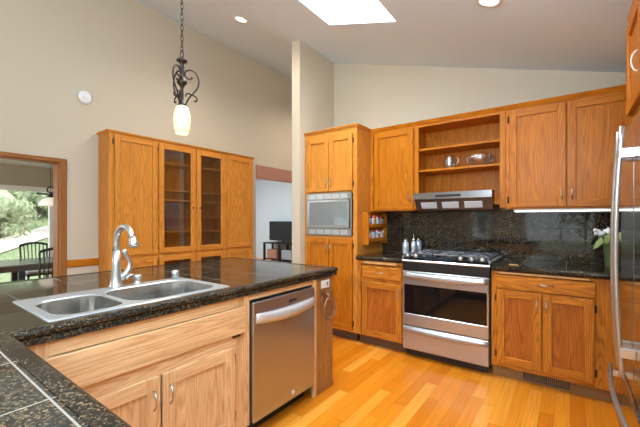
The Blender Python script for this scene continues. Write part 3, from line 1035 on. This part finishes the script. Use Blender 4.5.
# steel side edges of the cooktop
B().box(gx1 - .012, gx1 + .004, 3.06, 3.66, .9215, .950, 0, .003).build('side_trim', STEEL_X, t)
B().box(gx0 - .004, gx0 + .012, 3.06, 3.66, .9215, .950, 0, .003).build('side_trim', STEEL_X, t)
for x in (-1.245, -1.165, -0.765, -0.675, -0.590):
    b = B().lathe([(.019, 0), (.022, .004), (.020, .03), (.014, .034)], (x, 3.102, .936), 16)
    b.box(x - .004, x + .004, 3.085, 3.12, .968, .976, 0, .001)
    b.build('control_knob', BAR, t)
B().prism([(3.075, .9295), (3.128, .942), (3.128, .943), (3.075, .9305)], 'X', -1.09, -0.84).build('display', simple('range_display', (.02, .025, .04), .1), t)
for n, (x0, x1) in enumerate(((-1.262, -1.035), (-1.022, -0.79), (-0.777, -0.547))):
    b = B()
    y0, y1, z0, z1 = 3.165, 3.63, .960, .975
    for y in (y0, (y0 + y1) / 2, y1):
        b.box(x0, x1, y - .006, y + .006, z0, z1, 0, .003)
    for x in (x0 + .006, (x0 + x1) / 2, x1 - .006):
        b.box(x - .006, x + .006, y0, y1, z0, z1, 0, .003)
    for x in (x0 + .01, x1 - .01):
        for y in (y0, y1):
            b.box(x - .007, x + .007, y - .007, y + .007, .9465, z0)
    for y in (y0 + .115, y1 - .115):
        b.tube([(x0 + .03, y - .05, z0 + .01), ((x0 + x1) / 2, y, z0 + .017), (x1 - .03, y + .05, z0 + .01)], .005, 6)
        b.tube([(x1 - .03, y - .05, z0 + .01), ((x0 + x1) / 2, y, z0 + .017), (x0 + .03, y + .05, z0 + .01)], .005, 6)
    b.build('burner_grate', simple('grate_iron_%d' % n, (.24, .25, .28), .26, .8), t)
    for y in (3.28, 3.515):
        B().lathe([(.045, .9462), (.045, .952), (.03, .956), (.03, .9605), (.0, .9605)], ((x0 + x1) / 2, y, 0), 16).build('burner', simple('burner_cap', (.25, .25, .25), .35, .8) if 'burner_cap' not in bpy.data.materials else bpy.data.materials['burner_cap'], t)
b = B()
dx0, dx1 = gx0 + .010, gx1 - .010
b.box(dx0, dx1, 3.048, 3.0845, .688, .812, 0, .004)
b.box(dx0, dx1, 3.048, 3.0845, .306, .416, 0, .004)
b.box(dx0, dx0 + .012, 3.05, 3.0845, .416, .688)
b.box(dx1 - .012, dx1, 3.05, 3.0845, .416, .688)
d = b.build('oven_door', STEEL_X, t)
B().box(dx0 + .012, dx1 - .012, 3.052, 3.083, .416, .688).build('oven_window', BLACKG, d)
def arch_bar(z_end, z_mid, z_low, out0, out1, parent):
    b = B()
    n = 16
    for k in range(n):
        u0, u1 = k / n, (k + 1) / n
        def col(u):
            x = dx0 + .004 + (dx1 - dx0 - .008) * u
            s = 4 * u * (1 - u)
            zt, zb = z_end, z_low - .018 * s
            o = out0 + (out1 - out0) * s ** .7
            return [(x, 3.047, zt), (x, 3.047 - o * .6, zt - .004), (x, 3.047 - o, (zt * .45 + zb * .55)), (x, 3.047 - o * .75, zb), (x, 3.047, zb + .004)]
        c0, c1 = col(u0), col(u1)
        for i in range(5):
            j = (i + 1) % 5
            b.poly([c0[i], c0[j], c1[j], c1[i]], 0, True)
        if k == 0:
            b.poly(c0[::-1])
        if k == n - 1:
            b.poly(c1)
    b.build('handle', STEEL_X, parent)
arch_bar(.802, .76, .752, .010, .034, d)
b = B()
b.lathe([(.0165, 0.0), (.0165, -.003)], (-0.905, 3.0478, .362), 20, 0, 'Y')
lg = b.build('badge', simple('badge_steel', (.5, .5, .5), .3, 1), d)
d = B().box(dx0, dx1, 3.050, 3.0845, .083, .294, 0, .004).build('drawer', STEEL_X, t)
arch_bar(.288, .26, .252, .008, .026, d)

# chrome cruet set on the short worktop by the range
for x, y, h, tall, lb in ((-1.430, 3.50, .105, False, 'short chrome and glass shaker nearest the spice rack by the range'),
                          (-1.345, 3.515, .11, True, 'tall glass oil bottle with a thin pourer spout by the range'),
                          (-1.325, 3.60, .115, False, 'squat bluish glass canister behind the pourer bottle by the range')):
    t = thing('glass_bottle', (x, y, .9205), lb, 'bottle', 'glass bottles beside the range')
    r = .036 if not tall else .030
    h *= 1.3
    B().lathe([(r * .96, .921), (r, .926), (r, .921 + h * .80), (r * .86, .921 + h * .90), (r * .60, .921 + h)], (x, y, 0), 14).build('body', simple('bluish_glass_%d' % int(-x * 1000), (.50, .56, .62), .06, .6), t)
    top = [(.017, .921 + h), (.017, .921 + h + .018), (.008, .921 + h + .024)]
    if tall:
        top += [(.004, .921 + h + .035), (.003, .921 + h + .085)]
    B().lathe(top, (x, y, 0), 12).build('cap', CHROME, t)

# small wooden rest on the worktop
tag(B().box(-0.405, -0.335, 3.16, 3.18, .9205, .929, 1, .003).build('wooden_rest', [OZ, bpy.data.materials['pale_board']]), 'small pale wooden stick lying on the granite beside the range', 'spoon rest')

# potted flower by the fridge
t = thing('potted_flower', (.27, 3.52, .9205), 'green pot of white flowers on granite partly behind the fridge handle', 'plant')
c = (.272, 3.53, 0)
B().lathe([(.048, .921), (.060, 1.10), (.066, 1.10), (.066, 1.135), (.058, 1.135), (.054, 1.10), (.0, 1.09)], c, 18).build('pot', simple('green_glaze', (.30, .40, .16), .3), t)
b = B()
for k in range(11):
    a = 2.0 + k * .6
    L = .13 + .03 * (k % 3)
    base = Vector((c[0], c[1], 1.10))
    d_ = Vector((math.cos(a), math.sin(a) * .55 - .25, 0))
    s_ = Vector((-math.sin(a), math.cos(a), 0)) * .032
    up_ = Vector((0, 0, .075 + .02 * (k % 2)))
    q0, q1, q2 = base, base + d_ * L * .55 + up_, base + d_ * L + Vector((0, 0, .0))
    b.poly([q0, q1 - s_, q2, q1 + s_], 0, True)
    b.poly([q0 + Vector((0, 0, -.002)), q1 + s_ + Vector((0, 0, -.003)), q2 + Vector((0, 0, -.002)), q1 - s_ + Vector((0, 0, -.003))], 0, True)
for dz in (0, -.004):
    q = [(.225, 3.46, 1.125), (.200, 3.455, 1.150), (.165, 3.45, 1.120), (.148, 3.445, 1.062), (.172, 3.445, 1.075), (.200, 3.45, 1.105)]
    b.poly([(x, y, z + dz) for x, y, z in (q if dz else q[::-1])], 0)
b.build('leaves', leaf_mat('plant_leaf', (.24, .36, .10), (.44, .54, .22)), t)
b = B()
for k in range(16):
    b.blob((c[0] - .060 + random.uniform(-.055, .06), c[1] - .03 + random.uniform(-.04, .04), 1.185 + random.uniform(-.025, .03)), .020, 1, .3)
b.build('blossoms', simple('white_petals', (.80, .82, .88), .7), t)

# ------------------------------------------------------------------ spice rack on the tall cabinet's side
t = thing('spice_rack', (-1.76, 3.45, 1.02), 'two-tier oak spice rack on the side of the tall cabinet', 'spice rack')
def rack_side(y):
    pts = [(-1.7965, 1.022), (-1.729, 1.022), (-1.727, 1.03), (-1.727, 1.335)] + [(-1.727 - .035 * (1 - math.cos(a)), 1.335 + .04 * math.sin(a)) for a in [k * PI / 12 for k in range(1, 7)]] + [(-1.7965, 1.375)]
    B().prism(pts, 'Y', y, y + .016).build('side_panel', OAKS, t)
rack_side(3.212)
rack_side(3.655)
for z in (1.062, 1.218):
    B().box(-1.7965, -1.729, 3.2285, 3.6545, z - .010, z, 2, .001).build('shelf', OAKS, t)
    B().box(-1.735, -1.727, 3.2285, 3.6545, z + .0, z + .030, 2, .001).build('guard_rail', OAKS, t)
B().box(-1.7965, -1.7925, 3.2285, 3.6545, 1.03, 1.37, 2).build('back_panel', OAKS, t)
CAPS = {'red': (.55, .05, .04), 'green': (.05, .30, .12), 'white': (.75, .75, .72), 'black': (.02, .02, .02)}
BODY = {'pale': (.70, .68, .62), 'blue': (.25, .32, .50), 'amber': (.45, .22, .06), 'pink': (.62, .30, .30), 'green': (.20, .33, .18)}
ordn = ['first', 'second', 'third', 'fourth', 'fifth', 'sixth', 'seventh', 'eighth']
JC = {k: simple('spice_cap_' + k, v, .4) for k, v in CAPS.items()}
JB = {k: simple('spice_body_' + k, v, .25) for k, v in BODY.items()}
rows = [(1.0625, 'lower', ['green', 'green', 'white', 'red', 'white', 'white', 'red', 'white'], ['pale', 'pink', 'pale', 'blue', 'pale', 'amber', 'pale', 'pink']),
        (1.2185, 'upper', ['white', 'black', 'white', 'red', 'white', 'red', 'red', 'black'], ['pale', 'blue', 'pale', 'amber', 'pale', 'blue', 'pink', 'green'])]
for z, nm, caps, bods in rows:
    for k in range(8):
        y = 3.262 + k * .0505
        h = .095 + .012 * ((k * 5 + len(nm)) % 3)
        t = thing('spice_jar', (-1.763, y, z), '%s spice jar with %s cap, %s from the open end of the %s rack shelf' % (bods[k], caps[k], ordn[k], nm), 'jar', 'spice jars on the %s rack shelf' % nm)
        B().lathe([(.0235, z), (.0235, z + h * .75), (.018, z + h * .8)], (-1.763, y, 0), 12).build('body', JB[bods[k]], t)
        B().lathe([(.0205, z + h * .78), (.0205, z + h), (.0, z + h)], (-1.763, y, 0), 12).build('cap', JC[caps[k]], t)

# ------------------------------------------------------------------ fridge and cabinet over it
t = thing('refrigerator', (.65, 2.0, 0), 'large stainless french-door refrigerator with long bowed handles', 'fridge')
fx = .222
fy0, fy1, fm = 1.53, 2.44, 1.985
B().box(.285, 1.05, fy0, fy1, .03, 1.74, 0, .004).build('body', simple('fridge_side_grey', (.25, .25, .25), .4, .6), t)
for x in (.35, .98):
    for y in (fy0 + .06, fy1 - .06):
        B().lathe([(.02, 0), (.02, .029)], (x, y, 0), 10).build('foot', BLACK, t)
FF = Face('-X', fx)
def fridge_bar(parent, pts, r):
    B().tube(pts, r, 12).build('handle', CHROME, parent)
for y0, y1, hy in ((fm + .003, fy1, 2.045), (fy0, fm - .003, 1.93)):
    d = B().box(fx, .283, y0, y1, .518, 1.74, 0, .010).build('door', STEEL_F, t)
    pts = []
    for k in range(17):
        u = k / 16
        pts.append((fx - .042 - .022 * 4 * u * (1 - u), hy, .62 + 1.07 * u))
    hb = B()
    hb.tube(pts, .0100, 12)
    for z in (.725, 1.575):
        hb.box(fx - .056, fx + .002, hy - .012, hy + .012, z - .022, z + .022, 0, .004)
    hb.build('handle', BAR, d)
B().box(fx + .012, .284, fy0 + .004, fy1 - .004, .486, .520).build('gasket', BLACK, t)
d = B().box(fx - .004, .283, fy0, fy1, .05, .488, 0, .010).build('freezer_drawer', STEEL_F, t)
pts = []
for k in range(17):
    u = k / 16
    pts.append((fx - .046 - .020 * 4 * u * (1 - u), 1.60 + .80 * u, .515))
hb = B().tube(pts, .0100, 12)
for y in (1.64, 2.36):
    hb.box(fx - .056, fx - .002, y - .013, y + .013, .470, .500, 0, .004)
hb.build('handle', BAR, d)

CF = Face('-X', .262)
t = thing('fridge_top_cabinet', (.7, 2.0, 1.81), 'oak cabinet over the refrigerator at the photo edge', 'cabinet')
b = B()
b.box(.281, .80, 1.50, 2.47, 1.815, 2.33, 0)
b.box(.262, .281, 2.43, 2.47, 1.815, 2.33, 0, .001)
b.box(.262, .281, 1.50, 1.54, 1.815, 2.33, 0, .001)
b.box(.2625, .281, 1.54, 2.43, 1.815, 1.85, 2)
b.box(.2625, .281, 1.54, 2.43, 2.28, 2.33, 2)
b.build('carcass', OAKS, t)
crown(CF, t, 1.49, 2.475, 2.332, 2.385, 0, .010)
cab_door(CF, t, 1.99, 2.42, 1.84, 2.30, .058, False, None, 2.428)
cab_door(CF, t, 1.55, 1.98, 1.84, 2.30, .058, False, None, 1.542)
B().torus((.241, 2.05, 2.00), .045, .0035, 'Y', 22, 0, (.45, 1.0)).build('ring_pull', simple('cream_pull', (.75, .72, .66), .3), t)
t2 = None

WOOD[0] = PALE_OAKS
# ------------------------------------------------------------------ peninsula
PF = Face('+X', -1.50)
t = thing('sink_base_cabinet', (-1.8, .85, 0), 'oak sink base cabinet with false drawer front under the sink', 'cabinet')
b = B()
b.box(-2.11, -1.519, .305, .325, .10, .856, 0)
b.box(-2.11, -1.519, 1.322, 1.342, .10, .856, 0)
b.box(-2.11, -2.10, .325, 1.322, .10, .856, 0)
b.box(-2.10, -1.519, .325, 1.322, .10, .12, 2)
b.box(-1.519, -1.50, .305, .402, .10, .856, 0, .001)
b.box(-1.519, -1.50, 1.225, 1.246, .10, .856, 0, .001)
b.box(-1.525, -1.510, 1.246, 1.298, .10, .856, 0)
b.box(-1.519, -1.498, 1.298, 1.342, .10, .856, 0, .001)
b.box(-1.519, -1.4985, .402, 1.246, .590, .652, 2)
b.box(-1.519, -1.5005, .402, 1.225, .800, .856, 2)
b.box(-1.519, -1.5005, .402, 1.225, .10, .14, 2)
b.build('carcass', WOOD[0], t)
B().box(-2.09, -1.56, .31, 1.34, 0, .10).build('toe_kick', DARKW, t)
B().box(-1.499, -1.480, .330, 1.296, .655, .798, 2, .003).build('false_front', WOOD[0], t)
B().box(-1.4985, -1.488, 1.215, 1.270, .637, .649, 0, .002).build('catch_plate', BRONZE, t)
cab_door(PF, t, .398, .802, .135, .592, .062, False, (.770, .49), .391)
cab_door(PF, t, .812, 1.222, .135, .592, .062, False, (.846, .49), 1.230)

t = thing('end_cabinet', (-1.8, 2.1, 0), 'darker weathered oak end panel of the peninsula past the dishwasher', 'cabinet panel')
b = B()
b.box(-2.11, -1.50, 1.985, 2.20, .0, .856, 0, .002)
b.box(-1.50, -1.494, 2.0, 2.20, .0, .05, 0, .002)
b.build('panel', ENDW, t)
B().box(-1.515, -1.494, 1.947, 1.984, .0, .856, 0, .002).build('stile', WOOD[0], t)

t = thing('dishwasher', (-1.8, 1.64, 0), 'stainless dishwasher built into the peninsula beside the sink cabinet', 'dishwasher')
B().box(-2.09, -1.505, 1.347, 1.943, .10, .814).build('tub', BLACK, t)
B().box(-1.52, -1.499, 1.3425, 1.9465, .822, .856, 2, .001).build('top_rail', WOOD[0], t)
B().box(-2.05, -1.57, 1.36, 1.93, 0.0, .099).build('toe_kick', BLACK, t)
d = B().box(-1.5045, -1.476, 1.352, 1.938, .105, .808, 0, .005).build('door', STEEL_Z, t)
b = B()
n = 16
def dcol(u):
    y = 1.372 + .556 * u
    s = 4 * u * (1 - u)
    o = .006 + .026 * s ** .7
    zt, zb = .742 - .012 * s, .682 - .022 * s
    return [(-1.4755, y, zt), (-1.4755 + o * .7, y, zt - .006), (-1.4755 + o, y, zt * .5 + zb * .5), (-1.4755 + o * .6, y, zb), (-1.4755, y, zb + .003)]
for k in range(n):
    c0, c1 = dcol(k / n), dcol((k + 1) / n)
    for i in range(5):
        j = (i + 1) % 5
        b.poly([c0[i], c0[j], c1[j], c1[i]], 0, True)
    if k == 0: b.poly(c0[::-1])
    if k == n - 1: b.poly(c1)
b.build('handle', simple('handle_steel', (.66, .66, .68), .42, .6), d)
B().box(-1.4755, -1.474, 1.660, 1.735, .752, .770).build('display', BLACK, d)
b = B().lathe([(.016, 0.0), (.016, .0025)], (-1.4758, 1.70, .15), 20, 0, 'X')
b.build('badge', simple('badge_grey', (.75, .75, .76), .4, .3), d)

# base run under the near counter
t = thing('base_cabinet', (-1.5, 0, 0), 'oak base run under the near end of the tile counter', 'cabinet')
b = B().box(-2.11, -.53, -.30, .27, .10, .856, 0, .002)
b.build('carcass', WOOD[0], t)
B().box(-2.09, -.56, -.28, .22, 0, .10).build('toe_kick', DARKW, t)

WOOD[0] = OAKS
# the L-shaped tile counter with its sink cut-out
t = thing('tile_counter', (-2.0, 1.0, .857), 'L-shaped black and brown granite tile counter around the sink', 'counter')
t.location = (0, 0, 0)
z0, z1 = .858, .915
SX0, SX1, SY0, SY1 = -2.025, -1.555, .433, 1.205
xb, xf, yn, ye = -2.735, -1.495, .279, 2.225
b = B()
for q in ((xb, SX0, yn, ye), (SX1, xf, yn, ye), (SX0, SX1, yn, SY0), (SX0, SX1, SY1, ye)):
    b.box(q[0], q[1], q[2], q[3], z0, z1)
b.box(xb, -.45, -.35, yn, z0, z1, 1)
b.build('tile_top', [PEN_TOP, NEAR_TOP], t)
def nose(b, axis, lo, hi, at, sgn):
    """half-round granite nosing over a stepped apron"""
    rr = [(at - sgn * .032, .917), (at, .917)] + [(at + sgn * .022 * math.sin(a), .900 + .017 * math.cos(a)) for a in [k * PI / 8 for k in range(1, 8)]] + [(at, .883), (at - sgn * .0, .883)]
    rr = rr[:-1]
    pr = rr + [(at + sgn * .010, .883), (at + sgn * .012, .858), (at + sgn * .001, .8575), (at + sgn * .001, .9145), (at - sgn * .032, .9155)]
    b.prism(pr, axis, lo, hi, 0, False)
b = B()
nose(b, 'Y', yn + .002, ye + .012, xf, 1)        # front of the sink run
nose(b, 'X', xb, xf + .010, ye, 1)               # far end
nose(b, 'X', xf - .01, -.45, yn, 1)              # near run
nose(b, 'Y', -.35, ye, xb, -1)                   # bar side
b.build('edge_trim', EDGE_G, t)

# sink
t = thing('kitchen_sink', (-1.79, .82, .916), 'double-bowl stainless steel sink set in the tile counter', 'sink')
def rrect(x0, x1, y0, y1, r, n=12):
    out = []
    for cx, cy, a0 in ((x1 - r, y1 - r, 0), (x0 + r, y1 - r, PI / 2), (x0 + r, y0 + r, PI), (x1 - r, y0 + r, 1.5 * PI)):
        for k in range(n + 1):
            a = a0 + k * PI / 2 / n
            out.append((cx + r * math.cos(a), cy + r * math.sin(a)))
    return out
def strip(b, la, lb, smooth=True, mi=0):
    va = [b.bm.verts.new(p) for p in la]; vb = [b.bm.verts.new(p) for p in lb]
    n = len(va)
    for k in range(n):
        q = [va[k], va[(k + 1) % n], vb[(k + 1) % n], vb[k]]
        if (q[0].co - q[1].co).length < 1e-7: q = [q[0], q[2], q[3]]
        f = b.bm.faces.new(q); f.smooth = smooth; f.material_index = mi
    return vb
bowls = [(-1.925, -1.568, .450, .704, .15), (-1.955, -1.568, .730, 1.194, .18)]
rx0, rx1, ry0, ry1 = -2.034, -1.537, .413, 1.225
RZ = .922
b = B()
xsplit = .717
for n, (x0, x1, y0, y1, dp) in enumerate(bowls):
    R_ = .078 if n == 0 else .10
    top = rrect(x0, x1, y0, y1, R_)
    oy0, oy1 = (ry0, xsplit) if n == 0 else (xsplit, ry1)
    outer = []
    for k, (x, y) in enumerate(top):
        q = k // 13; f = (k % 13) / 12.0
        # corner fan: first half runs along one side, second half along the other
        cxs = [(rx1, oy1), (rx0, oy1), (rx0, oy0), (rx1, oy0)][q]
        horizontal_first = q in (0, 2)
        if f == .5:
            outer.append(cxs)
        elif (f < .5) == horizontal_first:
            outer.append((cxs[0], y))
        else:
            outer.append((x, cxs[1]))
    lo = [(x, y, RZ) for x, y in outer]
    l1 = [(x, y, RZ) for x, y in rrect(x0 - .006, x1 + .006, y0 - .006, y1 + .006, R_ + .006)]
    l2 = [(x, y, RZ - .006) for x, y in top]
    def ins(d, z, r): return [(x, y, z) for x, y in rrect(x0 + d, x1 - d, y0 + d, y1 - d, r)]
    loops = [lo, l1, l2, ins(.004, RZ - .05, R_ - .004), ins(.010, RZ - dp + .03, R_ - .010), ins(.022, RZ - dp + .012, R_ - .018), ins(.040, RZ - dp, R_ - .03), ins(.10, RZ - dp - .004, .03)]
    for k_, (la, lb) in enumerate(zip(loops, loops[1:])):
        strip(b, la, lb, False, 1 if k_ < 2 else 0)
    f = b.bm.faces.new([b.bm.verts.new(p) for p in loops[-1]])
    b.lathe([(.042, .004), (.042, .006), (.03, .003), (.0, .002)], ((x0 + x1) / 2, (y0 + y1) / 2, RZ - dp - .004), 18)
# turned-down rim
ro = [(rx0, ry0), (rx1, ry0), (rx1, ry1), (rx0, ry1)]
strip(b, [(x, y, RZ) for x, y in ro], [(x + (.004 if x > -1.8 else -.004), y + (.004 if y > .8 else -.004), .9158) for x, y in ro], True, 1)
b.build('basin', [SINKM, simple('sink_rim_steel', (.44, .44, .43), .42, .6)], t)

# faucet
t = thing('kitchen_faucet', (-2.01, .835, RZ), 'tall gooseneck brushed nickel faucet behind the sink', 'faucet')
fxx, fyy = -2.005, .835
B().lathe([(.037, RZ + .0005), (.037, RZ + .006), (.030, RZ + .014), (.0265, RZ + .05), (.0215, RZ + .12), (.0175, RZ + .2)], (fxx, fyy, 0), 20).build('body', NICKEL, t)
pts = [(fxx, fyy, RZ + .18), (fxx, fyy, 1.165)]
for k in range(11):
    a = PI - k * PI * .93 / 10
    pts.append((fxx + .088 + .088 * math.cos(a), fyy + .006 * k / 10, 1.170 + .085 * math.sin(a)))
B().tube(pts, [.0165, .0152] + [.0148 - .0006 * k / 10 for k in range(11)], 16).build('spout', NICKEL, t)
e = Vector(pts[-1]); dr = (Vector(pts[-1]) - Vector(pts[-2])).normalized()
B().tube([e - dr * .012, e + dr * .004, e + dr * .020, e + dr * .036, e + dr * .040], [.0165, .0185, .0215, .0245, .019], 16).build('spray_head', NICKEL, t)
B().tube([(fxx, fyy + .010, RZ + .035), (fxx + .006, fyy + .050, RZ + .070), (fxx + .008, fyy + .068, RZ + .100), (fxx + .006, fyy + .066, RZ + .135), (fxx, fyy + .050, RZ + .172), (fxx, fyy + .042, RZ + .195), (fxx, fyy + .040, RZ + .205)],
         [.021, .018, .014, .0105, .0115, .0145, .008], 14).build('lever', NICKEL, t)
# soap dispenser
t = thing('soap_dispenser', (-1.985, .935, RZ), 'short nickel soap pump beside the gooseneck faucet', 'soap dispenser')
sx_, sy_ = -1.985, .940
B().lathe([(.024, RZ + .0005), (.024, RZ + .008), (.016, RZ + .014), (.0155, RZ + .032), (.021, RZ + .036), (.021, RZ + .052), (.012, RZ + .058)], (sx_, sy_, 0), 16).build('body', NICKEL, t)
B().tube([(sx_, sy_ - .008, RZ + .050), (sx_ + .005, sy_ - .03, RZ + .060), (sx_ + .012, sy_ - .055, RZ + .056), (sx_ + .016, sy_ - .068, RZ + .042)], [.008, .0075, .0065, .006], 10).build('spout', NICKEL, t)
tag(B().lathe([(.021, RZ + .0005), (.021, RZ + .046), (.017, RZ + .05), (.0, RZ + .05)], (-2.012, 1.185, 0), 18).build('air_gap_cap', NICKEL),
    'plain nickel air gap cap at the far corner of the sink', 'sink fitting')

# outlet and towel ring on the end panel
t = thing('wall_outlet', (-1.497, 2.09, .81), 'white outlet plate on the peninsula end panel', 'outlet')
B().box(-1.4995, -1.494, 2.045, 2.150, .775, .835, 0, .002).build('cover_plate', PLASTIC, t)
for y in (2.075, 2.12):
    B().box(-1.4938, -1.492, y - .012, y + .012, .790, .820, 0, .001).build('socket', GREYP if y > 2.1 else PLASTIC, t)
t = thing('towel_ring', (-1.49, 2.1, .72), 'carved wooden towel ring under the outlet on the end panel', 'towel ring')
RINGW = oak('ring_wood', 'Z', (.36, .17, .08), (.18, .07, .03), .3)
b = B().box(-1.4995, -1.484, 2.03, 2.165, .728, .752, 0, .006)
b.box(-1.4995, -1.484, 2.03, 2.065, .665, .752, 0, .006)
b.tube([(-1.492, 2.10, .735), (-1.465, 2.10, .722), (-1.462, 2.10, .705)], .012, 8)
b.build('bracket', RINGW, t)
B().torus((-1.462, 2.105, .622), .074, .010, 'X', 28, 0, (.9, 1.08)).build('ring', simple('ring_varnish', (.22, .10, .05), .3), t)

# ------------------------------------------------------------------ ceiling and wall fixtures
def downlight(x, y, label, energy):
    z = cz(x)
    t = thing('recessed_light', (x, y, z), label, 'ceiling light', 'recessed ceiling lights')
    tilt = math.atan(CB)
    t.rotation_euler = (0, tilt, 0)
    # local coordinates: z = 0 is the ceiling surface
    for nm, pr, mt in (('trim_ring', [(.085, -.001), (.083, -.006), (.062, -.008), (.058, -.003), (.058, -.0005)], WHITE), ('lamp', [(.0, -.004), (.056, -.004), (.056, -.001)], LAMP)):
        b_ = B(); b_.lathe(pr, (0, 0, 0), 24)
        o = b_.build(nm, mt)
        o.parent = t
    l = light('downlight', 'SPOT', (x - .01, y, z - .03), energy, (1.0, 0.92, 0.80), (0, 0, -1), spot_size=2.95, spot_blend=0.9, shadow_soft_size=0.12)
downlight(-2.859, 2.44, 'round recessed ceiling light between the pendant chain and skylight', 48)
downlight(-0.426, 2.443, 'round recessed ceiling light over the aisle in front of the range', 34)
light('hall_fill_spot', 'SPOT', (-3.0, 4.6, cz(-3.0) - .05), 55, (1.0, 0.93, 0.84), (0, 0, -1), spot_size=2.95, spot_blend=0.9, shadow_soft_size=0.12)  # hidden spot added to brighten the dim hall wall
downlight(-0.426, 0.5, 'added unseen recessed ceiling light above the near end of the counter', 22)  # out of view, added as part of the ceiling fill
light('downlight', 'SPOT', (-1.6, -0.9, cz(-1.6) - .05), 26, (1.0, 0.86, 0.68), (0, 0, -1), spot_size=2.4, spot_blend=0.9, shadow_soft_size=0.12)  # bare spot without a fixture, added out of view as fill

t = thing('smoke_detector', (-4.0, 1.365, 2.54), 'small round white smoke detector on the beige wall', 'smoke detector')
B().lathe([(.068, .0005), (.068, .018), (.055, .032), (.03, .036), (.0, .036)], (-4.0, 1.365, 2.545), 24, 0, 'X').build('body', PLASTIC, t)
B().lathe([(.012, .0362), (.012, .04), (.0, .04)], (-4.0, 1.35, 2.535), 10, 0, 'X').build('test_button', WHITE, t)

# pendant over the peninsula
px_, py_ = -2.165, 1.324
t = thing('pendant_lamp', (px_, py_, cz(px_)), 'wrought iron scroll pendant with a lit cream glass shade', 'pendant lamp')
zc = cz(px_)
b = B().lathe([(.065, zc + .01), (.065, zc - .02), (.02, zc - .035), (.012, zc - .05)], (px_, py_, 0), 18)
b.build('canopy', IRON_L, t)
b = B()
zz = zc - .05
k = 0
while zz > 2.475:
    b.torus((px_, py_, zz - .022), .015, .0032, 'X' if k % 2 else 'Y', 10, 0, (.62, 1.55))
    zz -= .037
    k += 1
b.build('chain', IRON_L, t)
b = B().torus((px_, py_, 2.440), .021, .0045, 'Y', 16, 0, (.9, 1.2))
b.lathe([(.006, 2.415), (.020, 2.408), (.035, 2.398), (.036, 2.388), (.020, 2.380), (.012, 2.370), (.016, 2.335), (.013, 2.290), (.018, 2.262), (.034, 2.250), (.035, 2.240), (.016, 2.216), (.010, 2.205),
         (.012, 2.15), (.010, 2.12), (.022, 2.10), (.027, 2.090), (.027, 2.078)], (px_, py_, 0), 16)
b.build('stem', IRON_L, t)
def smooth_path(pts, n=5):
    out = []
    for k in range(len(pts) - 1):
        p0, p1, p2, p3 = pts[max(k - 1, 0)], pts[k], pts[k + 1], pts[min(k + 2, len(pts) - 1)]
        for q in range(n):
            u = q / n
            out.append(tuple(.5 * ((2 * b1) + (-a1 + c1) * u + (2 * a1 - 5 * b1 + 4 * c1 - d1) * u * u + (-a1 + 3 * b1 - 3 * c1 + d1) * u ** 3)
                             for a1, b1, c1, d1 in zip(p0, p1, p2, p3)))
    out.append(pts[-1])
    return out
def scroll(ang):
    b = B()
    def W(pts):
        return [(px_ + math.cos(ang) * r, py_ + math.sin(ang) * r, z) for r, z in pts]
    def Q(lst):
        return [((x - 95) * .00106, 2.080 + (395 - y) * .00106) for x, y in lst]
    main = Q([(157, 200), (150, 210), (135, 212), (120, 202), (113, 182), (121, 163), (142, 153), (166, 158), (186, 178), (198, 210), (197, 245), (185, 275), (165, 302), (140, 335), (122, 370), (113, 398)])
    mp = smooth_path(W(main))
    b.tube(mp, [.0085 if k < 3 else .0055 for k in range(len(mp))], 8)
    hook = smooth_path(W(Q([(118, 330), (120, 316), (130, 308), (147, 312), (167, 318), (183, 328), (188, 343), (181, 356), (170, 351)])))
    b.tube(hook, [.0075 if k > len(hook) - 4 else .005 for k in range(len(hook))], 8)
    b.tube(smooth_path(W(Q([(100, 150), (106, 190), (104, 225), (100, 250)]))), .004, 6)
    b.build('scroll_arm', IRON_L, t)
for a in (58.6, 178.6, 298.6):
    scroll(math.radians(a))
B().lathe([(r * .87, z) for r, z in [(.030, 2.080), (.048, 2.068), (.063, 2.02), (.066, 1.98), (.060, 1.925), (.047, 1.888), (.043, 1.888), (.055, 1.925), (.061, 1.98), (.058, 2.02), (.044, 2.06), (.028, 2.07)]], (px_, py_, 0), 24, caps=False).build('lamp_shade', SHADE, t)
light('pendant_bulb', 'POINT', (px_, py_, 1.80), 1.2, (1.0, 0.82, 0.58), None, shadow_soft_size=0.04)
